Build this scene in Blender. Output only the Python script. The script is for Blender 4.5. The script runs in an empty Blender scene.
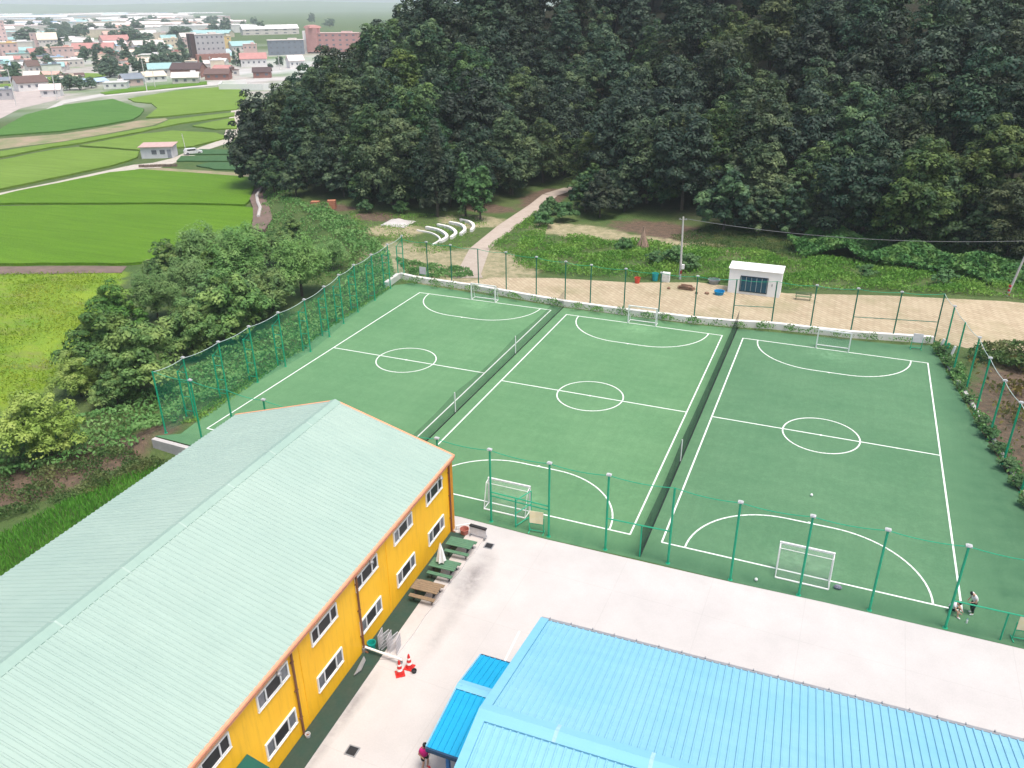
import bpy, bmesh, math, random
import numpy as np
from mathutils import Vector, Matrix
R = math.radians
rng = np.random.default_rng(7); random.seed(7)
S = bpy.context.scene; COL = S.collection
# ------------------------------------------------------------------ camera, sky, sun, exposure
cam = bpy.data.objects.new('camera', bpy.data.cameras.new('camera')); COL.objects.link(cam)
CP = Vector((7.6496, -39.1007, 32.7651))
r_, u_, b_ = Vector((0.924137, 0.381981, -0.007894)), Vector((-0.158077, 0.401086, 0.902298)), Vector((0.347827, -0.832599, 0.431041))
cam.matrix_world = Matrix(((r_.x, u_.x, b_.x, CP.x), (r_.y, u_.y, b_.y, CP.y), (r_.z, u_.z, b_.z, CP.z), (0, 0, 0, 1)))
cam.data.sensor_width = 36; cam.data.lens = 28.0275; cam.data.clip_start = 0.5; cam.data.clip_end = 16000
S.camera = cam
W = bpy.data.worlds.new('World'); S.world = W; W.use_nodes = True
nt = W.node_tree; sky = nt.nodes.new('ShaderNodeTexSky'); sky.sky_type = 'NISHITA'; sky.sun_disc = False
SUN_EL, SUN_AZ = 72.0, 115.0       # azimuth measured from +Y towards +X
sky.sun_elevation = R(SUN_EL); sky.sun_rotation = R(SUN_AZ); sky.air_density = 1.0; sky.dust_density = 4.5; sky.ozone_density = 0.6
nt.links.new(sky.outputs[0], nt.nodes['Background'].inputs[0]); nt.nodes['Background'].inputs[1].default_value = 0.1
sl = bpy.data.lights.new('sun', 'SUN'); sl.energy = 1.5; sl.angle = R(24); sl.color = (1.0, 0.96, 0.9)
sun = bpy.data.objects.new('sun', sl); COL.objects.link(sun)
sd = Vector((math.cos(R(SUN_EL)) * math.sin(R(SUN_AZ)), math.cos(R(SUN_EL)) * math.cos(R(SUN_AZ)), math.sin(R(SUN_EL))))
sun.rotation_euler = sd.to_track_quat('Z', 'Y').to_euler(); sun.location = (0, 60, 80)
S.view_settings.view_transform = 'Standard'; S.view_settings.look = 'None'; S.view_settings.gamma = 1; S.view_settings.use_curve_mapping = False
S.view_settings.exposure = 1.12
S.cycles.transparent_max_bounces = 24; S.cycles.max_bounces = 6; S.cycles.diffuse_bounces = 3; S.cycles.volume_bounces = 2
S.cycles.use_denoising = True

# ------------------------------------------------------------------ helpers
def tag(o, label=None, cat=None, group=None, kind=None):
    if label: o['label'] = label
    if cat: o['category'] = cat
    if group: o['group'] = group
    if kind: o['kind'] = kind
    return o
def empty(name, loc=(0, 0, 0), rz=0.0, label=None, cat=None, group=None):
    o = bpy.data.objects.new(name, None); COL.objects.link(o); o.location = loc; o.rotation_euler = (0, 0, rz); o.empty_display_size = .3
    return tag(o, label, cat, group)
def link_mesh(name, me, parent=None):
    o = bpy.data.objects.new(name, me); COL.objects.link(o)
    if parent is not None: o.parent = parent
    return o
def copy_tree(o, parent=None):
    c = o.copy(); COL.objects.link(c)
    if parent is not None: c.parent = parent
    for ch in list(o.children): copy_tree(ch, c)
    return c
class MB:
    def __init__(s): s.v = []; s.f = []; s.m = []; s.mi = 0
    def face(s, pts, mi=None):
        n = len(s.v); s.v += [tuple(p) for p in pts]; s.f.append(tuple(range(n, n + len(pts)))); s.m.append(s.mi if mi is None else mi)
    def mesh(s, vs, fs):
        n = len(s.v); s.v += [tuple(p) for p in vs]
        for f in fs: s.f.append(tuple(i + n for i in f)); s.m.append(s.mi)
        return s
    def box(s, c, d, rz=0.0, taper=1.0):
        x, y, z = d[0] / 2, d[1] / 2, d[2] / 2; ca, sa = math.cos(rz), math.sin(rz); vs = []
        for k, t in ((-1, 1.0), (1, taper)):
            for i, j in ((-1, -1), (1, -1), (1, 1), (-1, 1)):
                a, b = i * x * t, j * y * t
                vs.append((c[0] + a * ca - b * sa, c[1] + a * sa + b * ca, c[2] + k * z))
        return s.mesh(vs, [(3, 2, 1, 0), (4, 5, 6, 7), (0, 1, 5, 4), (1, 2, 6, 5), (2, 3, 7, 6), (3, 0, 4, 7)])
    def tube(s, p0, p1, r0, r1=None, n=8, cap=True):
        r1 = r0 if r1 is None else r1; p0, p1 = Vector(p0), Vector(p1); d = (p1 - p0).normalized()
        a = d.orthogonal().normalized(); b = d.cross(a); vs = []
        for p, r in ((p0, r0), (p1, r1)):
            for k in range(n):
                t = 2 * math.pi * k / n; vs.append(p + a * r * math.cos(t) + b * r * math.sin(t))
        fs = [(k, (k + 1) % n, n + (k + 1) % n, n + k) for k in range(n)]
        if cap: fs += [tuple(range(n - 1, -1, -1)), tuple(range(n, 2 * n))]
        return s.mesh(vs, fs)
    def lathe(s, prof, c=(0, 0, 0), n=16, rz=1.0):
        vs = []; fs = []
        for r, z in prof:
            for k in range(n):
                t = 2 * math.pi * k / n; vs.append((c[0] + r * math.cos(t), c[1] + r * rz * math.sin(t), c[2] + z))
        for i in range(len(prof) - 1):
            for k in range(n): fs.append((i * n + k, i * n + (k + 1) % n, (i + 1) * n + (k + 1) % n, (i + 1) * n + k))
        fs += [tuple(range(n - 1, -1, -1)), tuple(range((len(prof) - 1) * n, len(prof) * n))]
        return s.mesh(vs, fs)
    def prism(s, poly, z0, z1):
        n = len(poly); vs = [(x, y, z0) for x, y in poly] + [(x, y, z1) for x, y in poly]
        return s.mesh(vs, [tuple(range(n - 1, -1, -1)), tuple(range(n, 2 * n))] + [(k, (k + 1) % n, n + (k + 1) % n, n + k) for k in range(n)])
    def build(s, name, mats, parent=None, smooth=False, tri=False):
        me = bpy.data.meshes.new(name); me.from_pydata(s.v, [], s.f)
        for m in (mats if isinstance(mats, (list, tuple)) else [mats]): me.materials.append(m)
        me.polygons.foreach_set('material_index', s.m)
        bm = bmesh.new(); bm.from_mesh(me)
        if tri: bmesh.ops.triangulate(bm, faces=[f for f in bm.faces if len(f.verts) > 4])
        bmesh.ops.recalc_face_normals(bm, faces=bm.faces); bm.to_mesh(me); bm.free()
        if smooth: me.polygons.foreach_set('use_smooth', [True] * len(me.polygons))
        return link_mesh(name, me, parent)
def np_mesh(name, V, F, mats, smooth=False):
    me = bpy.data.meshes.new(name); k = F.shape[1]
    me.vertices.add(len(V)); me.vertices.foreach_set('co', np.ascontiguousarray(V, dtype=np.float32).ravel())
    me.loops.add(F.size); me.loops.foreach_set('vertex_index', np.ascontiguousarray(F, dtype=np.int32).ravel())
    me.polygons.add(len(F)); me.polygons.foreach_set('loop_start', np.arange(0, F.size, k, dtype=np.int32))
    try: me.polygons.foreach_set('loop_total', np.full(len(F), k, dtype=np.int32))
    except Exception: pass
    for m in (mats if isinstance(mats, (list, tuple)) else [mats]): me.materials.append(m)
    if smooth: me.polygons.foreach_set('use_smooth', np.ones(len(F), dtype=bool))
    me.update(calc_edges=True); me.validate(); return me
# --- materials
class NT:
    def __init__(s, name):
        s.m = bpy.data.materials.new(name); s.m.use_nodes = True; s.t = s.m.node_tree; s.p = s.t.nodes['Principled BSDF']; s.tc = None
        s.p.inputs['Roughness'].default_value = .8; s.p.inputs['Specular IOR Level'].default_value = .25
    def n(s, typ, **kw):
        nd = s.t.nodes.new('ShaderNode' + typ)
        for k, v in kw.items():
            if k.startswith('i_'): nd.inputs[k[2:].replace('_', ' ')].default_value = v
            else: setattr(nd, k, v)
        return nd
    def l(s, a, b): s.t.links.new(a, b)
    def co(s, kind='Object', vscale=(1, 1, 1), loc=(0, 0, 0), rot=(0, 0, 0)):
        if s.tc is None: s.tc = s.n('TexCoord')
        mp = s.n('Mapping'); mp.inputs['Scale'].default_value = vscale; mp.inputs['Location'].default_value = loc; mp.inputs['Rotation'].default_value = rot
        s.l(s.tc.outputs[kind], mp.inputs[0]); return mp.outputs[0]
    def noise(s, scale, detail=4, rough=.6, vec=None, lo=.35, hi=.65, **k):
        nd = s.n('TexNoise', i_Scale=scale, i_Detail=detail, i_Roughness=rough); s.l(vec if vec is not None else s.co(**k), nd.inputs['Vector'])
        mr = s.n('MapRange'); mr.inputs[1].default_value = lo; mr.inputs[2].default_value = hi; s.l(nd.outputs[0], mr.inputs[0]); return mr.outputs[0]
    def mix(s, fac, a, b, mode='MIX'):
        nd = s.n('Mix', data_type='RGBA', blend_type=mode)
        for sock, v in ((nd.inputs[0], fac), (nd.inputs[6], a), (nd.inputs[7], b)):
            if isinstance(v, bpy.types.NodeSocket): s.l(v, sock)
            elif isinstance(v, (int, float)): sock.default_value = v
            else: sock.default_value = (*v[:3], 1)
        return nd.outputs[2]
    def mul(s, a, b, op='MULTIPLY'):
        nd = s.n('Math', operation=op)
        for i, v in enumerate((a, b)):
            if isinstance(v, bpy.types.NodeSocket): s.l(v, nd.inputs[i])
            else: nd.inputs[i].default_value = v
        return nd.outputs[0]
    def col(s, c):
        if isinstance(c, bpy.types.NodeSocket): s.l(c, s.p.inputs['Base Color'])
        else: s.p.inputs['Base Color'].default_value = (*c, 1)
        return s
    def set(s, **k):
        for a, v in k.items(): s.p.inputs[a.replace('_', ' ')].default_value = v
        return s
    def bump(s, h, strength=.4, dist=.02):
        b = s.n('Bump', i_Strength=strength, i_Distance=dist); s.l(h, b.inputs['Height']); s.l(b.outputs[0], s.p.inputs['Normal']); return s
MATS = {}
def pm(name, c1, c2=None, scale=3.0, rough=.75, amt=.7, metal=0.0, spec=.3, fine=None, **k):
    if name in MATS: return MATS[name]
    t = NT(name); c2 = c2 or tuple(x * .72 for x in c1)
    c = t.mix(t.mul(t.noise(scale, 5, .65, **k), amt), c1, c2)
    if fine: c = t.mix(t.mul(t.noise(fine, 3, .7), .35), c, tuple(x * .6 for x in c1))
    t.col(c).set(Roughness=rough, Metallic=metal); t.p.inputs['Specular IOR Level'].default_value = spec
    MATS[name] = t.m; return t.m
def leaf_mat(name, a, b, c, tint=.5, trans=.25, cl=.35):
    """a dark, b mid, c bright tip colour; varies by leaf, by clump (object space) and by tree"""
    if name in MATS: return MATS[name]
    t = NT(name); g = t.n('NewGeometry'); oi = t.n('ObjectInfo')
    k = t.mix(g.outputs['Random Per Island'], a, b)
    k = t.mix(t.mul(t.noise(cl, 2, .5, lo=.45, hi=.7), .75), k, c)
    hs = t.n('HueSaturation'); t.l(k, hs.inputs['Color'])
    for sock, lo, hi, mulv in (('Hue', .5 - .02 * tint, .5 + .025 * tint, 1), ('Value', 1 - .45 * tint, 1 + .5 * tint, 7.31), ('Saturation', 1 - .3 * tint, 1 + .15 * tint, 3.77)):
        fr = t.mul(t.mul(oi.outputs['Random'], mulv), 1.0, 'MODULO') if mulv != 1 else oi.outputs['Random']
        mr = t.n('MapRange'); mr.inputs[3].default_value = lo; mr.inputs[4].default_value = hi; t.l(fr, mr.inputs[0]); t.l(mr.outputs[0], hs.inputs[sock])
    t.l(hs.outputs[0], t.p.inputs['Base Color']); t.set(Roughness=.6); t.p.inputs['Specular IOR Level'].default_value = .25
    tr = t.n('BsdfTranslucent'); t.l(hs.outputs[0], tr.inputs[0]); mx = t.n('MixShader'); mx.inputs[0].default_value = trans
    t.l(t.p.outputs[0], mx.inputs[1]); t.l(tr.outputs[0], mx.inputs[2]); t.l(mx.outputs[0], t.t.nodes['Material Output'].inputs[0])
    MATS[name] = t.m; return t.m
def net_mat(name, c, alpha):
    if name in MATS: return MATS[name]
    t = NT(name); t.col(c).set(Roughness=.7); tr = t.n('BsdfTransparent'); mx = t.n('MixShader')
    n = t.noise(.6, 3, .6, lo=.2, hi=.8); mr = t.n('MapRange'); mr.inputs[3].default_value = alpha * .8; mr.inputs[4].default_value = alpha * 1.2; t.l(n, mr.inputs[0])
    t.l(mr.outputs[0], mx.inputs[0]); t.l(tr.outputs[0], mx.inputs[1]); t.l(t.p.outputs[0], mx.inputs[2]); t.l(mx.outputs[0], t.t.nodes['Material Output'].inputs[0])
    MATS[name] = t.m; return t.m
M_WHITE = pm('white_paint', (.78, .78, .76), (.66, .66, .64), 4)
M_LINE = pm('line_paint', (.8, .82, .78), (.6, .68, .6), 1.3)
M_GREENP = pm('green_post_paint', (.01, .34, .18), (.012, .26, .14), 3, rough=.5)
M_DGREENP = pm('dark_green_post_paint', (.015, .16, .1), (.015, .12, .075), 3, rough=.5)
M_GREY = pm('grey_metal', (.3, .31, .32), None, 4, rough=.5, metal=.3)
M_DARK = pm('dark_iron', (.03, .03, .032), None, 4)
M_CONC = pm('weathered_concrete', (.52, .5, .48), (.36, .34, .32), 1.2, fine=14)
M_BARK = pm('bark', (.08, .065, .05), (.04, .033, .028), 5)
M_GLASS = pm('dark_glass', (.01, .011, .014), (.018, .02, .024), 2, rough=.35, spec=.22)
M_CURT = pm('grey_glass', (.16, .17, .19), (.09, .1, .11), 6, rough=.2, spec=.5)
M_SKIN = pm('skin', (.5, .3, .21), None, 8, rough=.55)
M_HAIR = pm('black_hair', (.012, .01, .01), None, 20, rough=.5)

# ------------------------------------------------------------------ terrain
EDGE = np.array([(-30, -400), (-30, 3.4), (-43, 3.4), (-44.6, 45), (-52, 56), (-66, 66), (-86, 80), (-104, 99), (-135, 165), (-150, 240), (-160, 420)], float)
HILL = np.array([(-103, 99), (-93, 88), (-83, 83), (-70, 81), (-57, 83), (-50, 92), (-46.5, 108), (-44, 118), (-38, 104), (-27, 94), (-12, 88), (2, 90), (16, 82), (40, 80), (120, 86), (260, 150), (260, 330), (60, 420), (-90, 400), (-128, 300), (-128, 190), (-118, 130)], float)
def seg_d(P, poly, closed):
    best = np.full(len(P), 1e9); Q = np.vstack([poly, poly[:1]]) if closed else poly
    for a, b in zip(Q[:-1], Q[1:]):
        ab = b - a; t = np.clip(((P - a) @ ab) / (ab @ ab), 0, 1); best = np.minimum(best, np.linalg.norm(P - (a + t[:, None] * ab), axis=1))
    return best
def inside(P, poly):
    x, y = P[:, 0], P[:, 1]; c = np.zeros(len(P), bool); n = len(poly)
    for i in range(n):
        (x1, y1), (x2, y2) = poly[i], poly[i - 1]
        k = ((y1 > y) != (y2 > y)) & (x < (x2 - x1) * (y - y1) / (y2 - y1 + 1e-12) + x1); c ^= k
    return c
WESTPOLY = np.vstack([EDGE, [(-9000, 4200), (-9000, -400)]])
def ss(t): t = np.clip(t, 0, 1); return t * t * (3 - 2 * t)
def hh(P):
    P = np.atleast_2d(np.asarray(P, float)); d = seg_d(P, EDGE, False); w = inside(P, WESTPOLY)
    steep = (P[:, 1] < 3.6)
    z = np.where(w, -1.5 * np.where(steep, ss(d / .3), ss(d / 4.5)), 0.0)
    hd = np.where(inside(P, HILL), seg_d(P, HILL, True), 0)
    z = z + 38 * ss(hd / 78) + .1 * np.minimum(hd, 12)
    far = np.hypot(P[:, 0] - CP.x, P[:, 1] - CP.y)
    z = z + ss((far - 4800) / 1500) * (38 + 30 * np.sin(P[:, 0] * .0021 + 1.0) * np.cos(P[:, 1] * .0017))
    return z
def h1(x, y): return float(hh([(x, y)])[0])
def coords(lo, hi, f0, f1, step):
    a = list(np.arange(f0, f1 + .01, step)); s = step; x = f1
    while x < hi: s *= 1.18; x = min(x + s, hi); a.append(x)
    s = step; x = f0
    while x > lo: s *= 1.18; x = max(x - s, lo); a.insert(0, x)
    return np.array(a)
xs = coords(-8000, 4000, -125, 62, 1.25); ys = coords(-700, 8500, -30, 135, 1.25)
gx, gy = np.meshgrid(xs, ys); P = np.stack([gx.ravel(), gy.ravel()], 1); Z = hh(P)
n0, n1 = len(ys), len(xs); idx = np.arange(n0 * n1).reshape(n0, n1)
F = np.stack([idx[:-1, :-1], idx[:-1, 1:], idx[1:, 1:], idx[1:, :-1]], -1).reshape(-1, 4)
def blob(cx, cy, rx, ry, a=0.0):
    ca, sa = math.cos(a), math.sin(a); dx, dy = P[:, 0] - cx, P[:, 1] - cy
    return np.clip(1.4 - np.hypot((dx * ca + dy * sa) / rx, (-dx * sa + dy * ca) / ry), 0, 1)
def m_poly(pts, soft=1.5):
    q = np.array(pts, float); d = seg_d(P, q, True); i = inside(P, q); return np.clip(.5 + np.where(i, d, -d) / (2 * soft), 0, 1)
MEADOW = [(-109.3, 30.4), (-101.6, 33.8), (-93.9, 37.3), (-85.4, 40.8), (-80.0, 34.2), (-72.5, 25.2), (-66.9, 17.5), (-63.8, 11.7), (-62.5, 6.8), (-65.7, -8), (-110, -8)]
soil = np.maximum.reduce([blob(-18, 85.5, 9, 5, -.25), blob(-44, 101, 4, 9), blob(-50, 89, 5, 3), blob(-66, 77, 5, 3), blob(-77, 80, 5, 2.5), blob(27, 33, 6, 17), blob(-49, -3, 3.5, 12, -.5), blob(-39.5, -9, 1.5, 10, -.5) * 0])
sand = np.maximum.reduce([blob(-48, 58, 9, 6, -.35), blob(-38, 57, 9, 9), blob(-30, 80, 9, 4, -.1), blob(-49, 80, 6, 4), blob(-14, 79, 12, 2.2, -.1), blob(-58, 70, 5, 4)])
mead = m_poly(MEADOW, 3)
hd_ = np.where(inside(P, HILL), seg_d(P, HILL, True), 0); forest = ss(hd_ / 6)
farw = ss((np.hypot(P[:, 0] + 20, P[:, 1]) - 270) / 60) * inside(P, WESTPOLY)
me = np_mesh('terrain', np.column_stack([P, Z]), F, [], smooth=True)
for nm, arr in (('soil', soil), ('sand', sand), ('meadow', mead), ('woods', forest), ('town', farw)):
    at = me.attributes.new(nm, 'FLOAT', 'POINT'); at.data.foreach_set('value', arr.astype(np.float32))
t = NT('terrain_ground'); 
def att(t, nm): a = t.n('Attribute', attribute_name=nm); return a.outputs['Fac']
def edgy(t, f, sc=.35, w=.55):
    n = t.noise(sc, 5, .65, lo=.25, hi=.75); m = t.mul(t.mul(n, w), f, 'ADD'); mr = t.n('MapRange'); mr.inputs[1].default_value = .55; mr.inputs[2].default_value = .85; t.l(m, mr.inputs[0]); return t.mul(mr.outputs[0], mr.outputs[0], 'MINIMUM')
g = t.mix(t.noise(.5, 6, .7), (.045, .105, .022), (.1, .15, .04)); g = t.mix(t.mul(t.noise(.09, 4, .6), .5), g, (.13, .14, .055)); g = t.mix(t.mul(t.noise(4, 3, .7), .5), g, (.03, .06, .018))
md = t.mix(t.noise(.18, 5, .65), (.2, .29, .022), (.13, .24, .022)); md = t.mix(t.mul(t.noise(.5, 5, .7, lo=.5, hi=.75, vscale=(.4, 1, 1), rot=(0, 0, .9)), .7), md, (.17, .13, .075))
g = t.mix(edgy(t, att(t, 'meadow')), g, md)
g = t.mix(edgy(t, att(t, 'sand')), g, t.mix(t.noise(.8, 5, .7), (.4, .34, .22), (.2, .2, .1)))
g = t.mix(edgy(t, att(t, 'soil')), g, t.mix(t.noise(1.2, 5, .7), (.155, .105, .072), (.08, .06, .042)))
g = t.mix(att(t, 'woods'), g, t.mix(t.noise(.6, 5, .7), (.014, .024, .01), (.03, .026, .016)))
tn = t.mix(t.noise(.02, 5, .6, lo=.42, hi=.6), (.12, .19, .08), (.38, .35, .32)); tn = t.mix(t.mul(t.noise(.006, 4, .7, lo=.45, hi=.6, vscale=(1, .35, 1), rot=(0, 0, .8)), .8), tn, (.55, .56, .56)); g = t.mix(att(t, 'town'), g, tn)  # pale streaks whiten the far plain; distance haze put into its colour
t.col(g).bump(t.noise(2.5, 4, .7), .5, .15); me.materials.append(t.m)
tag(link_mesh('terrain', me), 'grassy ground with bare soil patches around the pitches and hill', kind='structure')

def sheet(name, poly, z, mat, kind='structure', label=None, thick=0.0):
    b = MB()
    if kind == 'stuff':
        q = []
        for i in range(len(poly)):
            a, c = Vector(poly[i]), Vector(poly[(i + 1) % len(poly)]); m = max(1, int((c - a).length / 2.5))
            for k in range(m): p = a.lerp(c, k / m); q.append((p.x + random.uniform(-.22, .22), p.y + random.uniform(-.22, .22)))
        poly = q
    if thick: b.prism(poly, z - thick, z)
    else: b.face([(x, y, z) for x, y in poly])
    return tag(b.build(name, mat, tri=True), label, kind=kind)

# ------------------------------------------------------------------ fields, lanes
FIELDS = {
 'A': [(-150.6, 58.9), (-139.7, 63.0), (-129.5, 67.7), (-119.0, 72.0), (-108.2, 76.1), (-96.6, 79.1), (-93.8, 79.0), (-90.5, 75.5), (-85.4, 68.2), (-78.5, 56.2), (-79.6, 50.6), (-87.2, 43.9), (-97.1, 40.3), (-105.0, 36.8), (-112.9, 33.2), (-175, 5), (-210, 36)],
 'B': [(-148.7, 69.9), (-149.3, 73.7), (-147.9, 83.3), (-147.2, 96.0), (-143.6, 101.2), (-135.1, 101.7), (-122.8, 102.5), (-113.1, 102.4), (-109.7, 100.1), (-103.8, 91.5), (-98.3, 83.8), (-96.5, 80.6), (-109.4, 77.4), (-131.4, 69.2), (-152.2, 60.6), (-210, 39), (-210, 48)],
 'C': [(-186.5, 91.0), (-185.9, 98.4), (-187.0, 109.6), (-186.7, 116.3), (-184.2, 119.8), (-173.2, 120.3), (-162.8, 119.9), (-156.6, 113.4), (-153.9, 102.8), (-154.1, 88.6), (-154.5, 74.3), (-160, 66), (-215, 45), (-230, 72)],
 'D': [(-186.5, 122.5), (-186.7, 143.8), (-182.9, 152.7), (-167.5, 153.7), (-157.4, 148.0), (-156.0, 131.6), (-160.5, 126.5), (-165.0, 122.4)],
 'E': [(-198.7, 99.8), (-198.5, 107.9), (-195.4, 128.7), (-195.5, 158.7), (-202.7, 172.5), (-195.6, 196.1), (-189.3, 188.1), (-193.1, 166.8), (-190.7, 147.8), (-190.0, 124.9), (-191.5, 117.2), (-190.6, 101.9), (-192, 93), (-240, 74), (-250, 80)],
 'F': [(-185.1, 163.5), (-185.6, 183.7), (-167.4, 163.5), (-172.9, 160.2)],
 'G': [(-268.7, 218.6), (-274.8, 251.2), (-264.9, 279.1), (-232.8, 248.8), (-200.9, 203.6), (-211.2, 179.2), (-215.5, 175.0), (-231.8, 196.6), (-246.4, 208.9), (-257.4, 210.8)],
 'H': [(-233.8, 125.3), (-236.9, 137.3), (-262.2, 166.2), (-275.3, 194.0), (-274.2, 216), (-254.4, 204.3), (-235.0, 193.5), (-224.1, 181.6), (-215.6, 169.4), (-214.2, 154.6), (-215.3, 141.4), (-225.1, 128.3), (-245, 108)],
 'I': [(-300.6, 233.7), (-304.2, 254.0), (-295.4, 294.8), (-284.1, 281.8), (-289.4, 251.3), (-293.0, 229.5)],
 'L': [(-431.1, 285.7), (-420.2, 292.5), (-421.3, 302.8), (-400.0, 316.5), (-381.3, 314.6), (-361.9, 280.5), (-358.7, 258.1), (-374.3, 242.4)],
 'N': [(-445.5, 380.2), (-459.6, 418.2), (-448.7, 421.1), (-408.7, 371.6), (-400.2, 339.7)]}
def rice(name, a, b, rot):
    if name in MATS: return MATS[name]
    t = NT(name); c = t.mix(t.noise(.05, 4, .6), a, b); c = t.mix(t.mul(t.noise(.6, 4, .7, vscale=(.12, 1.6, 1), rot=(0, 0, rot)), .55), c, tuple(x * .62 for x in a)); c = t.mix(t.mul(t.noise(5, 3, .7), .4), c, tuple(x * .5 for x in a))
    t.col(c).set(Roughness=.8).bump(t.noise(3, 3, .8), .6, .2); MATS[name] = t.m; return t.m
RB = rice('rice_bright', (.105, .24, .006), (.125, .26, .01), -.4); RL = rice('rice_lime', (.165, .285, .03), (.19, .31, .045), -.4); RD = rice('rice_deep', (.08, .21, .03), (.1, .235, .04), -.4)
FL = {'A': ('large bright green rice field beside the willow thicket', RB), 'B': ('green rice field between the pale lane and the largest field', RB), 'C': ('lime green rice field left of the white field hut', RL), 'D': ('lime rice field just behind the white field hut', RL),
      'E': ('long narrow rice field along the dirt track', RL), 'F': ('small lime rice plot beside the forest edge tree', RL), 'G': ('broad lime rice field below the town road', RL), 'H': ('deep green rice field below the white houses', RD),
      'I': ('thin strip of rice beyond the town road', RB), 'L': ('far green field behind the brown roofed white house', RL), 'N': ('small far green plot among the town roofs', RL)}
for k, poly in FIELDS.items():
    sheet('rice_field', poly, -1.1, FL[k][1], 'stuff', FL[k][0], thick=.45)
M_LANE = pm('pale_lane', (.5, .46, .4), (.36, .32, .26), .8, fine=6); M_DIRT = pm('dirt_track', (.34, .26, .18), (.13, .2, .06), .16, amt=1, fine=3)
M_DITCH = pm('ditch_mud', (.2, .14, .12), (.1, .085, .06), .6, fine=4); M_CROP = pm('crop_rows', (.035, .1, .03), (.07, .15, .05), 1.2, fine=5); M_ROAD = pm('town_asphalt', (.3, .3, .3), (.22, .22, .22), .3)
sheet('lane', [(-148.3, 65.2), (-148.7, 69.9), (-147.9, 83.2), (-147.8, 95.1), (-145.4, 103.0), (-141.9, 105.6), (-143.4, 112.0), (-145.0, 118.8), (-149.0, 128.6), (-152.5, 143.3), (-155.7, 147.1), (-158, 152), (-200, 205), (-203, 203), (-158, 146), (-154.3, 132.7), (-151.7, 124.3), (-148.8, 116.7), (-148.5, 110.1), (-151.0, 106.5), (-151.2, 97.3), (-151.2, 85.2), (-152.2, 72.5), (-160, 63), (-220, 38), (-220, 34), (-155, 62)], -1.46, M_LANE)
sheet('path', [(-141.9, 105.6), (-117.3, 107.5), (-112.7, 102.5), (-126.6, 103.4), (-138.1, 101.8), (-145, 102)], -1.48, M_DIRT)
sheet('path', [(-250, 92), (-224.0, 118.1), (-220.9, 125.1), (-211.8, 137.6), (-210.8, 151.4), (-213.6, 170.5), (-209.5, 177.3), (-205.5, 174.6), (-200.0, 162.3), (-199.0, 142.4), (-198.8, 128.2), (-202.8, 113.5), (-205.4, 106.0), (-240, 84)], -1.47, M_DIRT)
sheet('road', [(-250, 165), (-281.9, 199.1), (-288.3, 222.4), (-284.0, 245.8), (-278.2, 277.4), (-269.9, 305.1), (-250, 350), (-258, 352), (-283.7, 318), (-293.7, 294.9), (-296.8, 258.7), (-299.6, 233.7), (-292.3, 207.1), (-258, 166)], -1.46, pm('pale_road', (.5, .48, .45), None, .3))
sheet('lot', [(-263.4, 157.6), (-283.6, 181.1), (-293.8, 202.7), (-301.6, 216.0), (-330.1, 238.3), (-360, 225), (-320, 180)], -1.48, pm('pink_gravel', (.45, .39, .36), None, .3))
sheet('ditch', [(-190, -2), (-113.3, 32.4), (-105.4, 36.1), (-97.3, 39.5), (-87.5, 43.2), (-85.8, 40.6), (-94.3, 36.8), (-102.3, 33.5), (-109.7, 29.9), (-188, -6)], -1.44, M_DITCH)
sheet('creek_bank', [(-106.5, 101), (-102.8, 90.8), (-98.8, 84.6), (-93.3, 78.7), (-89.0, 73.4), (-83.7, 66.5), (-80.9, 66.3), (-84.6, 73.2), (-90.2, 79.6), (-95.6, 85.5), (-99.7, 91.6), (-103.5, 101)], -1.0, M_DITCH, thick=.6)
cb = MB()
for a, b in zip([(-102.5, 93), (-99.3, 87.4), (-95.3, 82.6), (-91.5, 78.6)], [(-99.3, 87.4), (-95.3, 82.6), (-91.5, 78.6), (-87.5, 73)]):
    cb.tube((*a, -.93), (*b, -.93), .32, n=6)
tag(cb.build('drainage_pipe', pm('pale_pipe', (.5, .47, .45))), 'pale winding drainage channel along the bank at the field edge', 'channel')
for poly in ([(-152.0, 125.0), (-150.8, 128.8), (-140.2, 131.7), (-135.1, 127.1), (-147.7, 121.8)], [(-148.1, 119.1), (-133.8, 125.2), (-127.4, 119.2), (-143.8, 113.1)], [(-134.8, 110.0), (-134.8, 114.4), (-125.2, 117.2), (-118.8, 110.1), (-127.4, 107.9)]):
    b = MB(); A_, B_, = Vector((*poly[0], 0)), None
    sheet('crop_rows', poly, -1.2, M_CROP, 'stuff', 'dark green vegetable rows beside the parked car and field hut', thick=.3)

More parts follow.
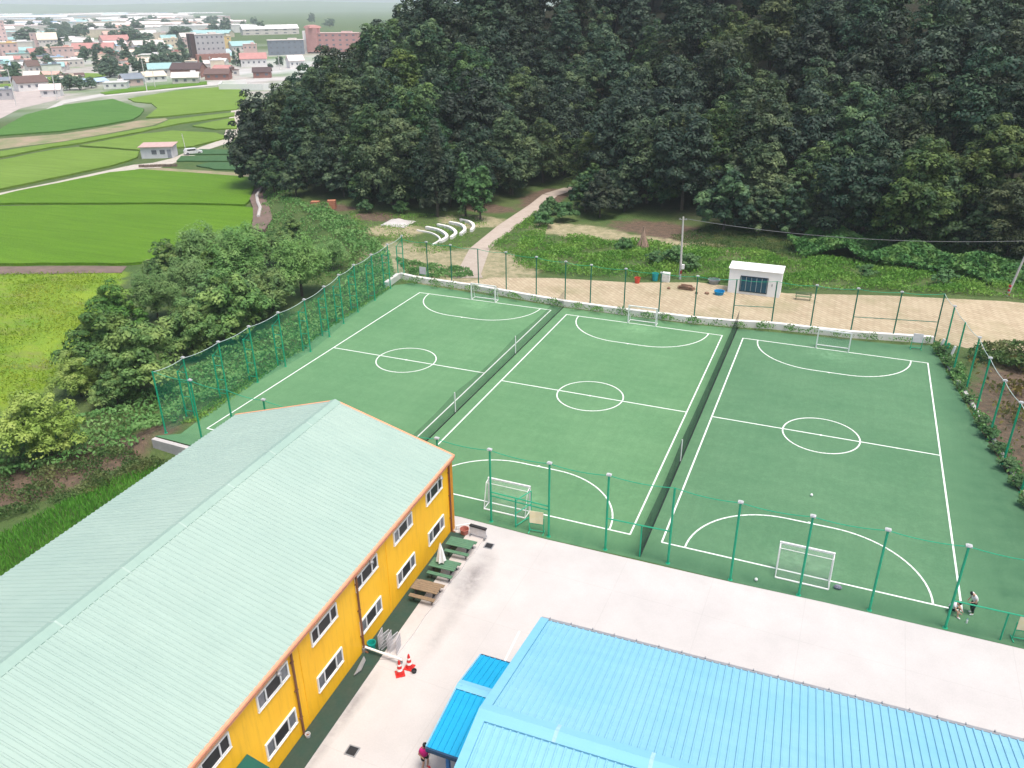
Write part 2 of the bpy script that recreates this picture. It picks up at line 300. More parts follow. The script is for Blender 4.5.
# ------------------------------------------------------------------ turf, yard, brick area
def turf_mat(name, a, b, edge):
    t = NT(name); c = t.mix(t.noise(.16, 5, .6), a, b); c = t.mix(t.mul(t.noise(.9, 4, .7, vscale=(2.2, .16, 1)), .3), c, tuple(x * .8 for x in a)); c = t.mix(t.mul(t.noise(7, 3, .8), .36), c, tuple(x * .55 for x in a)); c = t.mix(t.mul(t.noise(1.6, 5, .75, lo=.45, hi=.75), .35), c, tuple(x * 1.25 for x in b)); c = t.mix(t.mul(t.noise(.045, 3, .6), .4), c, tuple(x * .78 for x in a))
    sx = t.n('SeparateXYZ'); t.l(t.co(), sx.inputs[0])
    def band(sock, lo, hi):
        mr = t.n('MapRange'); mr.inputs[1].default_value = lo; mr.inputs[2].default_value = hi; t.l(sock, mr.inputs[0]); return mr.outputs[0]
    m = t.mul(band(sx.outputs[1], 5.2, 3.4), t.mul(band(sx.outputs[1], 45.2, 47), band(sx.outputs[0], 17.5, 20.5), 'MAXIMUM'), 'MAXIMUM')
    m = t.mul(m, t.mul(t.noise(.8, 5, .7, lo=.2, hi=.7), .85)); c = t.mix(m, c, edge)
    wv = t.n('TexWave', wave_type='BANDS', bands_direction='Y', i_Scale=.157, i_Distortion=.15); t.l(t.co(), wv.inputs[0]); c = t.mix(t.mul(wv.outputs['Fac'], .16), c, tuple(x * .78 for x in a))
    br = t.n('TexBrick', offset=0.0, i_Scale=1.0); br.inputs['Brick Width'].default_value = 60; br.inputs['Row Height'].default_value = 4.0; br.inputs['Mortar Size'].default_value = .022; br.inputs['Color1'].default_value = br.inputs['Color2'].default_value = (0, 0, 0, 1); br.inputs['Mortar'].default_value = (1, 1, 1, 1)
    t.l(t.co(loc=(0, .7, 0)), br.inputs['Vector']); c = t.mix(t.mul(t.mul(br.outputs['Color'], t.noise(.4, 3, .6)), .3), c, tuple(x * .6 for x in a))
    for (px, py) in GOALMOUTHS:
        gr = t.n('TexGradient', gradient_type='SPHERICAL'); t.l(t.co(vscale=(1 / 3.2, 1 / 2.2, 0), loc=(-px / 3.2, -py / 2.2, 0)), gr.inputs[0]); c = t.mix(t.mul(t.mul(gr.outputs['Fac'], t.noise(1.5, 4, .7)), .6), c, tuple(x * 1.35 + .03 for x in b))
    t.col(c).set(Roughness=.85); t.bump(t.noise(30, 2, .8), .3, .01); return t.m
GOALMOUTHS = [(-11.1, 6.4), (9, 6.3), (-31, 43.3), (-11.1, 42.6), (9, 42.6)]
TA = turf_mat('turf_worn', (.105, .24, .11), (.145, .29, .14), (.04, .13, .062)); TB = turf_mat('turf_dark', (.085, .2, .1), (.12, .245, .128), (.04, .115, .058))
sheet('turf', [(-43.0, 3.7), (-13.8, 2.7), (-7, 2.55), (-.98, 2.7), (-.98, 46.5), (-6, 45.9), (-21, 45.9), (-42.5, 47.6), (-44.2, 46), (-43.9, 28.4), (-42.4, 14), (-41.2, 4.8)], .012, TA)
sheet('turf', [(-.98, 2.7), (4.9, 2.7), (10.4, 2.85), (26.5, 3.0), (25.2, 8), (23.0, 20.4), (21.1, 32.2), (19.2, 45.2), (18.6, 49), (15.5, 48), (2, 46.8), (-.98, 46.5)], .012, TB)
YA = math.radians(2.2); Y0 = Vector((-13.72, 1.2, 0)); YM = Matrix.Translation(Y0) @ Matrix.Rotation(YA, 4, 'Z')
def yl(x, y, z=0.0): return YM @ Vector((x, y, z))
def conc(name, a, b, stain=True):
    t = NT(name); c = t.mix(t.noise(.35, 6, .65), a, b); c = t.mix(t.mul(t.noise(.05, 3, .6), .35), c, tuple(x * .8 for x in a)); c = t.mix(t.mul(t.noise(12, 3, .8), .2), c, tuple(x * .55 for x in a))
    bt = t.n('TexBrick', offset=0.0, i_Scale=1.0); bt.inputs['Brick Width'].default_value = 5.5; bt.inputs['Row Height'].default_value = 5.5; bt.inputs['Mortar Size'].default_value = .018; bt.inputs['Color1'].default_value = bt.inputs['Color2'].default_value = (0, 0, 0, 1); bt.inputs['Mortar'].default_value = (1, 1, 1, 1)
    t.l(t.co(rot=(0, 0, .02), loc=(1.7, .9, 0)), bt.inputs['Vector']); c = t.mix(t.mul(bt.outputs['Color'], .16), c, (.22, .2, .19))
    for (px, py, rx, ry, am) in ((-10.2, -3.2, 1.2, 3.6, 1.0), (-11.7, -14.6, .55, 3.2, .9), (-11.6, -18.5, .4, 3.5, .6), (-9.9, -8, .7, 4, .45)):
        gr = t.n('TexGradient', gradient_type='SPHERICAL'); t.l(t.co(vscale=(1 / rx, 1 / ry, 0), loc=(-px / rx, -py / ry, 0)), gr.inputs[0])
        c = t.mix(t.mul(t.mul(gr.outputs['Fac'], t.noise(1.1, 5, .7, lo=.2, hi=.7)), am), c, (.17, .16, .16))
    t.col(c).set(Roughness=.85); return t.m
M_YARD = conc('yard_concrete', (.535, .512, .492), (.468, .446, .43))
yard = [(-31, 2.0), (-13.8, 2.68), (-7.2, 2.5), (4.9, 2.66), (10.4, 2.86), (40, 3.05), (40, -40), (-31, -40)]
sheet('yard', yard, .004, M_YARD)
g0 = [tuple(yl(*p)[:2]) for p in ((.02, -.3), (.66, -.3), (.66, -7), (.6, -13.4), (.72, -33), (.02, -33))]
b = MB(); b.prism([tuple(yl(*p)[:2]) for p in ((.02, -.35), (1.15, -.35), (1.2, -7), (1.16, -12.6), (1.2, -33), (.02, -33))], 0, .05)
tag(b.build('floor_strip', pm('green_floor_paint', (.024, .06, .044), (.05, .062, .045), .9, fine=6)), kind='structure')  # green paint, darkened further so its colour carries the wall's shadow
b = MB()
ap = [(1.16, .1), (2.5, .15), (2.44, -1), (2.46, -2), (2.3, -3), (2.34, -3.9), (2.16, -5.5), (2.2, -7), (2.02, -8.5), (2.05, -10), (1.9, -12.2), (1.17, -12.5), (1.2, -7)]
b.prism([tuple(yl(*p)[:2]) for p in ap], .0, .06)
tag(b.build('apron', conc('apron_concrete', (.56, .52, .5), (.45, .42, .4))), kind='structure')
# brick paving
t = NT('brick_paving'); bt = t.n('TexBrick', i_Scale=1.0); bt.inputs['Brick Width'].default_value = 1.0; bt.inputs['Row Height'].default_value = .5; bt.inputs['Mortar Size'].default_value = .05; bt.inputs['Bias'].default_value = .1
bt.inputs['Color1'].default_value = (.47, .39, .27, 1); bt.inputs['Color2'].default_value = (.38, .3, .2, 1); bt.inputs['Mortar'].default_value = (.26, .21, .13, 1); t.l(t.co(rot=(0, 0, .78)), bt.inputs['Vector'])
c = t.mix(t.mul(t.noise(.3, 5, .65), .6), bt.outputs['Color'], (.46, .38, .26)); c = t.mix(t.mul(t.noise(.14, 4, .65, lo=.5, hi=.7), .5), c, (.2, .2, .09)); t.col(c)
sheet('brick_paving', [(-37.5, 48.9), (-29.4, 48.5), (-21.2, 47.2), (-14, 47.0), (-5.9, 47.2), (2.4, 48.9), (10.6, 49.2), (18.9, 50.7), (22, 49.5), (27.3, 50), (48, 50), (48, 68), (27.5, 67.2), (15, 64.5), (3, 60.8), (-8, 61.2), (-16, 58), (-26, 56.2), (-33.5, 53.5)], .008, t.m)
# path up the hill
pb = MB(); ctr = [(-36.6, 52), (-37.2, 53.4), (-40.9, 65.2), (-42.3, 78.8), (-42.9, 94.5), (-43.7, 103.5), (-42, 110), (-36, 116)]; wd = [2.0, 1.7, 1.5, 1.5, 1.5, 1.5, 1.4, 1.2]
fine = []
for i in range(len(ctr) - 1):
    for k in range(8):
        f = k / 8; a = Vector(ctr[i]).lerp(Vector(ctr[i + 1]), f); fine.append((a.x, a.y, wd[i] * (1 - f) + wd[i + 1] * f))
for a, c in zip(fine[:-1], fine[1:]):
    d = Vector((c[0] - a[0], c[1] - a[1])).normalized(); nrm = Vector((-d.y, d.x)); q = []
    for (x, y, w_), s in ((a, 1), (a, -1), (c, -1), (c, 1)):
        X, Yc = x + nrm.x * w_ * s, y + nrm.y * w_ * s; q.append((X, Yc, max(h1(X, Yc), h1(x, y)) + .06))
    pb.face(q)
tag(pb.build('path', pm('path_paving', (.46, .39, .33), (.36, .3, .24), .8, fine=5)), kind='structure')

# pitch markings
def strip(b, pts, w, z, closed=False):
    n = len(pts); rng_ = range(n if closed else n - 1)
    for i in rng_:
        a, c = Vector(pts[i]), Vector(pts[(i + 1) % n]); d = (c - a).normalized(); m = Vector((-d.y, d.x)) * w / 2; e = d * w * .15
        b.face([(*(a + m - e), z), (*(a - m - e), z), (*(c - m + e), z), (*(c + m + e), z)])
PITCH = [(-39.77, -22.24, 6.38, 44.58), (-20.04, -2.20, 5.13, 43.85), (0.0, 18.0, 5.07, 43.88)]
for (x0, x1, y0, y1) in PITCH:
    z = .018; b = MB(); w = .12
    for pts in ([(x0, y0), (x1, y0)], [(x0, y1), (x1, y1)]): strip(b, pts, w, z)
    for pts in ([(x0, y0), (x0, y1)], [(x1, y0), (x1, y1)]): strip(b, pts, w, z + .001)
    xc, yc = (x0 + x1) / 2, (y0 + y1) / 2
    strip(b, [(x0, yc), (x1, yc)], w, z + .002)
    strip(b, [(xc + 3.05 * math.cos(k * math.pi / 32), yc + 3.05 * math.sin(k * math.pi / 32)) for k in range(64)], w, z + .003, True)
    for yy, s in ((y0, 1), (y1, -1)):
        pts = [(xc - 1.55 - 5.9 * math.cos(k * math.pi / 36), yy + s * 5.95 * math.sin(k * math.pi / 36)) for k in range(19)] + [(xc + 1.55 + 5.9 * math.sin(k * math.pi / 36), yy + s * 5.95 * math.cos(k * math.pi / 36)) for k in range(19)]
        strip(b, pts, w, z + .002)
    for q in ((xc, yc), (xc, y0 + 6), (xc, y1 - 6)): b.lathe([(.001, z + .0045), (.12, z + .004)], (q[0], q[1], 0), 10)
    tag(b.build('pitch_markings', M_LINE), kind='structure')
b = MB(); strip(b, [(-5.72, -6.3), (-5.45, -12.5)], .1, .009); tag(b.build('yard_line', pm('yard_line_paint', (.8, .78, .74))), kind='structure')

# ------------------------------------------------------------------ corrugated sheets
def ribbed(b, p0, along, length, down, pitch, hgt=.045, top=.05, side=.02, n=None):
    """raised-rib roof sheet: p0 start at the ridge, ribs repeat along 'along', run down 'down'"""
    along = Vector(along).normalized(); dn = Vector(down); nrm = along.cross(dn).normalized()
    if nrm.z < 0: nrm = -nrm
    prof = [(0, 0)]; x = 0
    while x + pitch <= length + 1e-6:
        a = x + pitch / 2 - top / 2 - side; prof += [(a, 0), (a + side, hgt), (a + side + top, hgt), (a + 2 * side + top, 0)]; x += pitch
    prof.append((length, 0)); p0 = Vector(p0)
    vs = [p0 + along * s + nrm * h_ for s, h_ in prof]; n_ = len(vs); vs = vs + [v + dn for v in vs]
    b.mesh(vs, [(i, i + 1, n_ + i + 1, n_ + i) for i in range(n_ - 1)])
    q = [p0 - nrm * .06, p0 + along * length - nrm * .06, p0 + along * length + dn - nrm * .06, p0 + dn - nrm * .06]; b.face(q)
    for a, c in ((vs[0], q[0]), ): pass
    b.face([vs[0], vs[n_], q[3], q[0]]); b.face([vs[n_ - 1], q[1], q[2], vs[2 * n_ - 1]])
def roofmat(name, a, b2, along_rot=0):
    if name in MATS: return MATS[name]
    t = NT(name); c = t.mix(t.noise(.15, 5, .6), a, b2); c = t.mix(t.mul(t.noise(1.0, 4, .7, vscale=(.25, 2.2, 1)), .25), c, tuple(x * .8 for x in a)); c = t.mix(t.mul(t.noise(3.0, 2, .9, lo=.72, hi=.78), .4), c, tuple(x * .45 for x in a))
    t.col(c).set(Roughness=.65); t.p.inputs['Specular IOR Level'].default_value = .2; MATS[name] = t.m; return t.m
MINT = roofmat('mint_roof', (.3, .405, .352), (.33, .43, .372)); MINTC = roofmat('mint_ridge', (.265, .38, .325), (.295, .405, .345)); M_SALM = pm('salmon_trim', (.78, .34, .2), (.7, .28, .15), 2)
t = NT('yellow_panel'); c = t.mix(t.noise(.4, 5, .6), (.93, .52, .022), (.9, .48, .018)); c = t.mix(t.mul(t.noise(2.0, 4, .7, vscale=(2.5, 2.5, .2), lo=.5, hi=.8), .35), c, (.42, .17, .008)); t.col(c).set(Roughness=.5); M_YEL = t.m
hall = empty('yellow_hall', Y0, YA, 'long yellow two storey hall with mint green ribbed gable roof', 'building')
LW, RX, RZ, EZ, LS = -17.0, -8.5, 8.42, 5.82, -34.0
b = MB(); prof = [(LW, -.6), (0, -.6), (0, EZ - .05), (RX, RZ - .12), (LW, EZ - .05)]
n = len(prof); vs = [(x, 0, z) for x, z in prof] + [(x, LS, z) for x, z in prof]
b.mesh(vs, [tuple(range(n)), tuple(range(2 * n - 1, n - 1, -1))] + [(k, (k + 1) % n, n + (k + 1) % n, n + k) for k in range(n)])
for yy in (-8.9, -17.55, -26.3): b.box((.012, yy, 2.85), (.03, .07, 5.7))
b.build('wall', M_YEL, hall)
b = MB(); b.box((.03, -.12, 2.85), (.16, .5, 5.7)); b.build('corner_trim', pm('amber_trim', (.62, .25, .02)), hall)
b = MB(); ribbed(b, (RX, .22, RZ), (0, -1, 0), -LS + .4, (8.66, 0, EZ - RZ), .32, hgt=.036, top=.07, side=.035); ribbed(b, (RX, .22, RZ), (0, -1, 0), -LS + .4, (-8.66, 0, EZ - RZ), .32, hgt=.036, top=.07, side=.035)
rf = b.build('roof', MINT, hall)
b = MB()
for s in (1, -1):
    b.mesh([(RX, .26, RZ + .1), (RX, LS, RZ + .1), (RX + s * .42, LS, RZ - .085), (RX + s * .42, .26, RZ - .085)], [(0, 1, 2, 3)]); b.mesh([(RX + s * .42, .26, RZ - .085), (RX + s * .42, LS, RZ - .085), (RX + s * .42, LS, RZ - .16), (RX + s * .42, .26, RZ - .16)], [(0, 1, 2, 3)])
b.face([(RX - .42, .26, RZ - .085), (RX, .26, RZ + .1), (RX + .42, .26, RZ - .085)])
rc = b.build('ridge_cap', MINTC, rf)
b = MB()
for k in range(9):
    yy = -3.2 - 3.9 * k
    b = MB(); b.mesh([(RX, yy, RZ + .106), (RX, yy - .09, RZ + .106), (RX + .42, yy - .09, RZ - .079), (RX + .42, yy, RZ - .079), (RX - .42, yy - .09, RZ - .079), (RX - .42, yy, RZ - .079)], [(0, 1, 2, 3), (0, 1, 4, 5)]); b.build('lap_joint', pm('pale_lap', (.38, .49, .43)), rf)
b = MB(); b.box((.2, LS / 2, EZ - .12), (.14, -LS + .3, .26))
for s in (1, -1):
    p = [(RX, .2, RZ + .02), (RX + s * 8.75, .2, EZ + .0), (RX + s * 8.75, .2, EZ - .2), (RX, .2, RZ - .2)]; q = [(x, .32, z) for x, y, z in p]
    b.mesh(p + q, [(0, 1, 2, 3), (4, 5, 6, 7), (0, 1, 5, 4), (3, 2, 6, 7), (1, 2, 6, 5)])
b.build('fascia', M_SALM, hall)
b = MB(); b.box((.31, LS / 2, EZ - .02), (.08, -LS + .2, .06)); b.build('gutter', pm('salmon_gutter', (.5, .22, .13)), hall)
for yy in (-.35, -12.3, -18.25):
    b = MB(); b.tube((.1, yy, EZ - .3), (.1, yy, .1), .06); b.tube((.1, yy, .12), (.35, yy, .05), .06)
    for z in (1.2, 3, 4.8): b.box((.07, yy, z), (.12, .2, .05))
    b.build('downpipe', pm('brown_pipe', (.2, .09, .05)), hall)
def window(yc, zc, w, h_, low):
    b = MB(); f = .085; x = .035
    for (yy, zz, dy, dz) in ((yc, zc + h_ / 2 - f / 2, w, f), (yc, zc - h_ / 2 + f / 2, w, f), (yc - w / 2 + f / 2, zc, f, h_ - 2 * f), (yc + w / 2 - f / 2, zc, f, h_ - 2 * f), (yc - w * .235, zc, .07, h_ - 2 * f), (yc + w * .235, zc, .07, h_ - 2 * f)):
        b.box((x, yy, zz), (.09, dy, dz))
    b.box((.05, yc, zc - h_ / 2 - .02), (.1, w + .04, .035))
    fr = b.build('window', M_WHITE, hall)
    b = MB(); b.box((.012, yc, zc), (.03, w - 2 * f, h_ - 2 * f)); b.build('pane', M_GLASS, fr)
    if low:
        for s in (-1, 1):
            b = MB(); b.box((.022, yc + s * w * .36, zc), (.03, w * .17, h_ - 2 * f - .05)); b.build('blind', M_CURT, fr)
for i, yc in enumerate((-2.55, -6.85, -11.15, -15.42, -19.7, -23.95, -28.2)):
    window(yc, 4.72, 2.35, .92, i in (1, 4)); 
    if i != 5: window(yc, 1.68, 2.35, .98, True)
for yy in (-11.0, -19.5, -2.0):
    b = MB(); b.tube((.0, yy, 5.42), (.3, yy, 5.42), .03); b.lathe([(.05, .1), (.12, .04), (.13, -.06), (.09, -.1)], (.32, yy, 5.38), 10); b.build('wall_lamp', M_GREY, hall)
b = MB(); P4 = [(.02, -24.0, 2.9), (.02, -22.0, 2.9), (1.35, -22.0, 2.45), (1.35, -24.0, 2.45)]; b.mesh(P4 + [(x, y, z - .09) for x, y, z in P4], [(0, 1, 2, 3), (7, 6, 5, 4), (0, 1, 5, 4), (1, 2, 6, 5), (2, 3, 7, 6), (3, 0, 4, 7)])
for yy in (-23.9, -22.1): b.tube((1.27, yy, 2.42), (1.27, yy, 0.1), .04)
b.build('awning', pm('dark_green_awning', (.008, .09, .065), (.01, .07, .05), 3), hall)
b = MB(); b.box((.05, -23.0, 1.2), (.06, 1.6, 2.3)); b.build('door', pm('door_grey', (.3, .31, .32)), hall)

# blue building
BA = math.radians(1.7); B0 = Vector((-3.34, -9.04, 0))
BLU = roofmat('blue_roof', (.18, .42, .55), (.215, .445, .565)); BLC = roofmat('blue_ridge', (.17, .42, .56), (.2, .44, .57)); BLD = roofmat('canopy_blue', (.01, .3, .53), (.014, .33, .56)); M_BW = pm('blue_white_wall', (.5, .6, .66), None, 1)
shed = empty('blue_roofed_building', B0, BA, 'large low building with light blue ribbed gable roof', 'building')
BL, EZb, RZb, RYb, SYb = 34.0, 4.0, 5.85, -8.1, -16.4
b = MB(); prof = [(-.35, 0), (-.35, EZb - .08), (RYb, RZb - .15), (SYb + .35, EZb - .08), (SYb + .35, 0)]; n = 5
vs = [(.3, y, z) for y, z in prof] + [(BL, y, z) for y, z in prof]
b.mesh(vs, [tuple(range(n)), tuple(range(2 * n - 1, n - 1, -1))] + [(k, (k + 1) % n, n + (k + 1) % n, n + k) for k in range(n)]); b.build('wall', M_BW, shed)
b = MB(); ribbed(b, (0, RYb, RZb), (1, 0, 0), BL, (0, -RYb, EZb - RZb), .34, hgt=.05, top=.06, side=.025); ribbed(b, (0, RYb, RZb), (1, 0, 0), BL, (0, SYb - RYb, EZb - RZb), .34, hgt=.05, top=.06, side=.025)
rf = b.build('roof', BLU, shed)
b = MB()
for s in (1, -1):
    dz = .43 * (RZb - EZb) / 8.2
    b.mesh([(-.05, RYb, RZb + .16), (BL, RYb, RZb + .16), (BL, RYb + s * .45, RZb + .11 - dz), (-.05, RYb + s * .45, RZb + .11 - dz)], [(0, 1, 2, 3)])
    b.mesh([(-.05, RYb + s * .45, RZb + .11 - dz), (BL, RYb + s * .45, RZb + .11 - dz), (BL, RYb + s * .45, RZb - dz - .02), (-.05, RYb + s * .45, RZb - dz - .02)], [(0, 1, 2, 3)])
b.face([(-.05, RYb - .45, RZb - .03), (-.05, RYb, RZb + .16), (-.05, RYb + .45, RZb - .03)])
b.build('ridge_cap', BLC, rf)
b = MB()
for k in range(8):
    xx = 3.3 + 3.9 * k
    b = MB(); b.mesh([(xx, RYb, RZb + .166), (xx + .16, RYb, RZb + .166), (xx + .16, RYb + .46, RZb + .117 - .097), (xx, RYb + .46, RZb + .117 - .097), (xx + .16, RYb - .46, RZb + .117 - .097), (xx, RYb - .46, RZb + .117 - .097)], [(0, 1, 2, 3), (0, 1, 4, 5)]); b.build('lap_joint', pm('blue_lap', (.32, .52, .63)), rf)
b = MB()
for ys_, ye in ((RYb, 0), (RYb, SYb)):
    p = [(-.06, ys_, RZb + .12), (-.06, ye, EZb + .12), (.36, ye, EZb + .12), (.36, ys_, RZb + .12)]; q = [(x, y, z - .18) for x, y, z in p]
    b.mesh(p + q, [(0, 1, 2, 3), (7, 6, 5, 4), (0, 1, 5, 4), (1, 2, 6, 5), (2, 3, 7, 6), (3, 0, 4, 7)])
b.build('verge_flashing', BLC, rf)
b = MB(); b.box((BL / 2, .08, EZb - .03), (BL + .1, .16, .12))
for k in range(30): b.box((.4 + 1.13 * k, .14, EZb + .02), (.05, .1, .14))
b.build('gutter', M_GREY, shed)
cn = empty('blue_canopy', (-5.72, -11.45, 0), BA * .3, 'small bright blue gabled canopy on posts beside the large blue roof', 'canopy')
CL, cE, cR, cRy, cS = 2.62, 2.85, 3.36, -2.6, -6.0
b = MB(); ribbed(b, (0, cRy, cR), (1, 0, 0), CL, (0, -cRy, cE - cR), .3, hgt=.05); ribbed(b, (0, cRy, cR), (1, 0, 0), CL, (0, cS - cRy, cE - cR), .3, hgt=.05); rf = b.build('roof', BLD, cn)
b = MB()
for s, in ((1,), (-1,)):
    b.mesh([(-.04, cRy, cR + .1), (CL, cRy, cR + .1), (CL, cRy + s * .3, cR + .02), (-.04, cRy + s * .3, cR + .02)], [(0, 1, 2, 3)])
b.build('ridge_cap', BLC, rf)
b = MB(); b.box((CL / 2, cS - .04, cE - .08), (CL + .06, .1, .22)); b.build('fascia', pm('navy_fascia', (.02, .06, .12)), cn); b = MB(); b.box((CL / 2, .04, cE - .06), (CL + .06, .08, .12)); b.build('fascia', pm('navy_fascia', (.02, .06, .12)), cn)
b = MB()
for ys_, ye, a, c in ((cRy, 0, cR, cE), (cRy, cS, cR, cE)):
    p = [(-.07, ys_, a + .07), (-.07, ye, c + .07), (-.002, ye, c + .07), (-.002, ys_, a + .07)]; q = [(x, y, z - .16) for x, y, z in p]; b.mesh(p + q, [(0, 1, 2, 3), (7, 6, 5, 4), (0, 1, 5, 4), (1, 2, 6, 5), (2, 3, 7, 6), (3, 0, 4, 7)])
b.build('verge_trim', BLC, rf)
for px, py in ((.95, cS + .15), (.3, -.2), (.3, cRy)):
    b = MB(); b.box((px, py, (cE - .1) / 2), (.16, .16, cE - .1)); b.build('post', pm('blue_post', (.03, .16, .4)), cn)
# ------------------------------------------------------------------ fences
N_W = net_mat('green_net', (.01, .32, .2), .16); N_L = net_mat('fine_green_net', (.01, .14, .09), .07); N_M = net_mat('south_green_net', (.01, .18, .1), .06); N_D = net_mat('dark_divider_net', (.008, .04, .032), .3); N_DD = net_mat('heavy_divider_net', (.006, .022, .022), .62); N_G = net_mat('goal_net', (.5, .52, .5), .13)
def fence(name, label, pts, hs, net, pmat, lamps=(), brace=None, r=.075, rails=(), skip=(), wire=None):
    """pts ground points of the posts; hs post heights; net hangs between them"""
    root = empty(name, (pts[0][0], pts[0][1], 0), 0, label, 'fence'); o = Vector((pts[0][0], pts[0][1], 0))
    L = [Vector((x, y, z0)) - o for x, y, z0 in pts]
    for i, p in enumerate(L):
        if i in skip: continue
        top = Vector((p.x, p.y, hs[i])); b = MB(); b.tube(p - Vector((0, 0, .05)), top, r, r * .92, 10); b.lathe([(r * 2, 0), (r * 2, .03)], tuple(p), 10)
        if brace:
            q = Vector((p.x + brace[0], p.y + brace[1], 0)); b.tube(q + Vector((0, 0, p.z - 1.0)), q + Vector((0, 0, hs[i] - 1.3)), r * 1.0, n=8)
            for z in (.6, 2.0, 3.4, hs[i] - 1.35): b.tube((p.x, p.y, z), (q.x, q.y, z), r * .5, n=6)
            b.tube((q.x, q.y, hs[i] - 1.4), (p.x, p.y, hs[i] - .5), r * .5, n=6)
        po = b.build('post', pmat, root, smooth=False)
        if i in lamps:
            c = MB(); c.box((p.x, p.y, hs[i] + .07), (.32, .22, .1)); c.box((p.x, p.y, hs[i] + .14), (.2, .14, .04)); c.build('floodlight', [pm('lamp_housing', (.55, .56, .56), (.35, .36, .36), 9, rough=.4)], po)
    b = MB()
    for i in range(len(L) - 1):
        a, c = L[i], L[i + 1]; m = 6; sag = .16
        for k in range(m):
            f0, f1 = k / m, (k + 1) / m; q0, q1 = a.lerp(c, f0), a.lerp(c, f1)
            t0 = hs[i] * (1 - f0) + hs[i + 1] * f0 - sag * 4 * f0 * (1 - f0); t1 = hs[i] * (1 - f1) + hs[i + 1] * f1 - sag * 4 * f1 * (1 - f1)
            b.face([(q0.x, q0.y, q0.z + .05), (q1.x, q1.y, q1.z + .05), (q1.x, q1.y, t1), (q0.x, q0.y, t0)])
    b.build('net', net, root)
    b = MB()
    for i in range(len(L) - 1):
        a, c = L[i], L[i + 1]; m = 6; sag = .16; pr = None
        for k in range(m + 1):
            f0 = k / m; q = a.lerp(c, f0); t0 = hs[i] * (1 - f0) + hs[i + 1] * f0 - sag * 4 * f0 * (1 - f0); q = Vector((q.x, q.y, t0 + .01))
            if pr is not None: b.tube(pr, q, .026, n=5)
            pr = q
    b.build('top_wire', wire or pmat, root)
    for (i, z, j) in rails:
        b = MB(); a, c = L[i], L[j]; b.tube((a.x, a.y, z), (c.x, c.y, z), .045, n=6); b.build('rail', pmat, root)
    return root, o
M_WIREP = pm('pale_wire', (.45, .55, .52))
SP = [(-42.49, 4.45), (-38.3, 4.2), (-34.4, 3.9), (-30.58, 3.5), (-26.8, 3.3), (-23, 3.2), (-19.2, 3.1), (-15.6, 3.05), (-11.6, 3.0), (-7.28, 2.85), (-3.3, 2.9), (.86, 3.02), (4.84, 2.86), (8.92, 2.95), (12.92, 3.12), (16.98, 3.16), (21.2, 3.2), (25.4, 3.2)]
fs, fo = fence('net_fence', 'tall green net fence between the pitches and the white yard', [(x, y, 0) for x, y in SP], [5.75] * len(SP), N_M, M_GREENP, lamps=(1, 3, 7, 8, 9, 10, 12, 13, 14, 15, 16), rails=((8, 2.45, 9), (8, 2.15, 9), (10, 2.5, 11), (15, 2.0, 16)))
for (x, y, z) in ((-1.0, 3.0, 2.5), (19.78, 3.24, 1.95)):
    b = MB(); b.tube((x - fo.x, y - fo.y, 0), (x - fo.x, y - fo.y, z), .05); b.build('gate_post', M_GREENP, fs)
b = MB(); x, y = -9.75 - fo.x, 3.0 - fo.y; e = (x + .55, y + 1.5)
b.tube((x, y, 0), (x, y, 2.3), .06); b.tube((e[0], e[1], .1), (e[0], e[1], 2.2), .04)
for z in (.12, 1.15, 2.2): b.tube((x, y, z), (e[0], e[1], z), .035)
b.build('gate_leaf', pm('bright_gate_green', (.03, .42, .24)), fs)
b = MB()
WP = [(-42.49, 4.45), (-42.2, 7.6), (-41.8, 11.5), (-41.72, 15.55), (-41.5, 19.6), (-41.4, 23.7), (-41.9, 27.9), (-42.7, 31.9), (-43.2, 35.7), (-43.5, 40.0), (-44.0, 44.6), (-44.4, 48.9)]
fence('net_fence', 'green net fence with doubled posts in front of the willow thicket', [(x, y, 0) for x, y in WP], [5.7] * len(WP), N_W, M_GREENP, lamps=range(1, 12), brace=(-.85, -.1), skip=(0,), wire=M_WIREP, r=.07)
NP = [(-44.4, 48.9), (-40.7, 48.65), (-37.2, 48.5), (-33.3, 48.25), (-29.4, 48.0), (-25.2, 47.45), (-21.3, 46.9), (-18.1, 46.7), (-14.0, 46.7), (-9.9, 46.7), (-5.9, 46.95), (-1.74, 47.5), (2.41, 48.35), (6.5, 48.3), (10.6, 48.75), (14.8, 49.2), (18.87, 50.3)]
fence('net_fence', 'thin dark post net fence before the brick yard and hut', [(x, y, 0) for x, y in NP], [5.3] * len(NP), N_L, M_DGREENP, lamps=(1, 2, 4, 5, 6, 7, 8, 9, 10, 13, 14, 15), skip=(0,), rails=((11, 2.3, 12), (14, 2.2, 16)), wire=M_GREENP)
EP = [(18.87, 50.3), (19.5, 46.4), (20.1, 42.1), (20.9, 38.2), (21.25, 33.4), (21.8, 28.8), (22.4, 24.9), (23.1, 20.8), (23.8, 16.5), (24.4, 12), (25, 7.6), (25.4, 3.2)]
fence('net_fence', 'green net fence beside the weedy vacant plot', [(x, y, 0) for x, y in EP], [5.3] * len(EP), net_mat('east_green_net', (.01, .18, .1), .14), M_GREENP, lamps=(1, 3, 4, 5, 6), skip=(0, len(EP) - 1), wire=M_WIREP, r=.085)
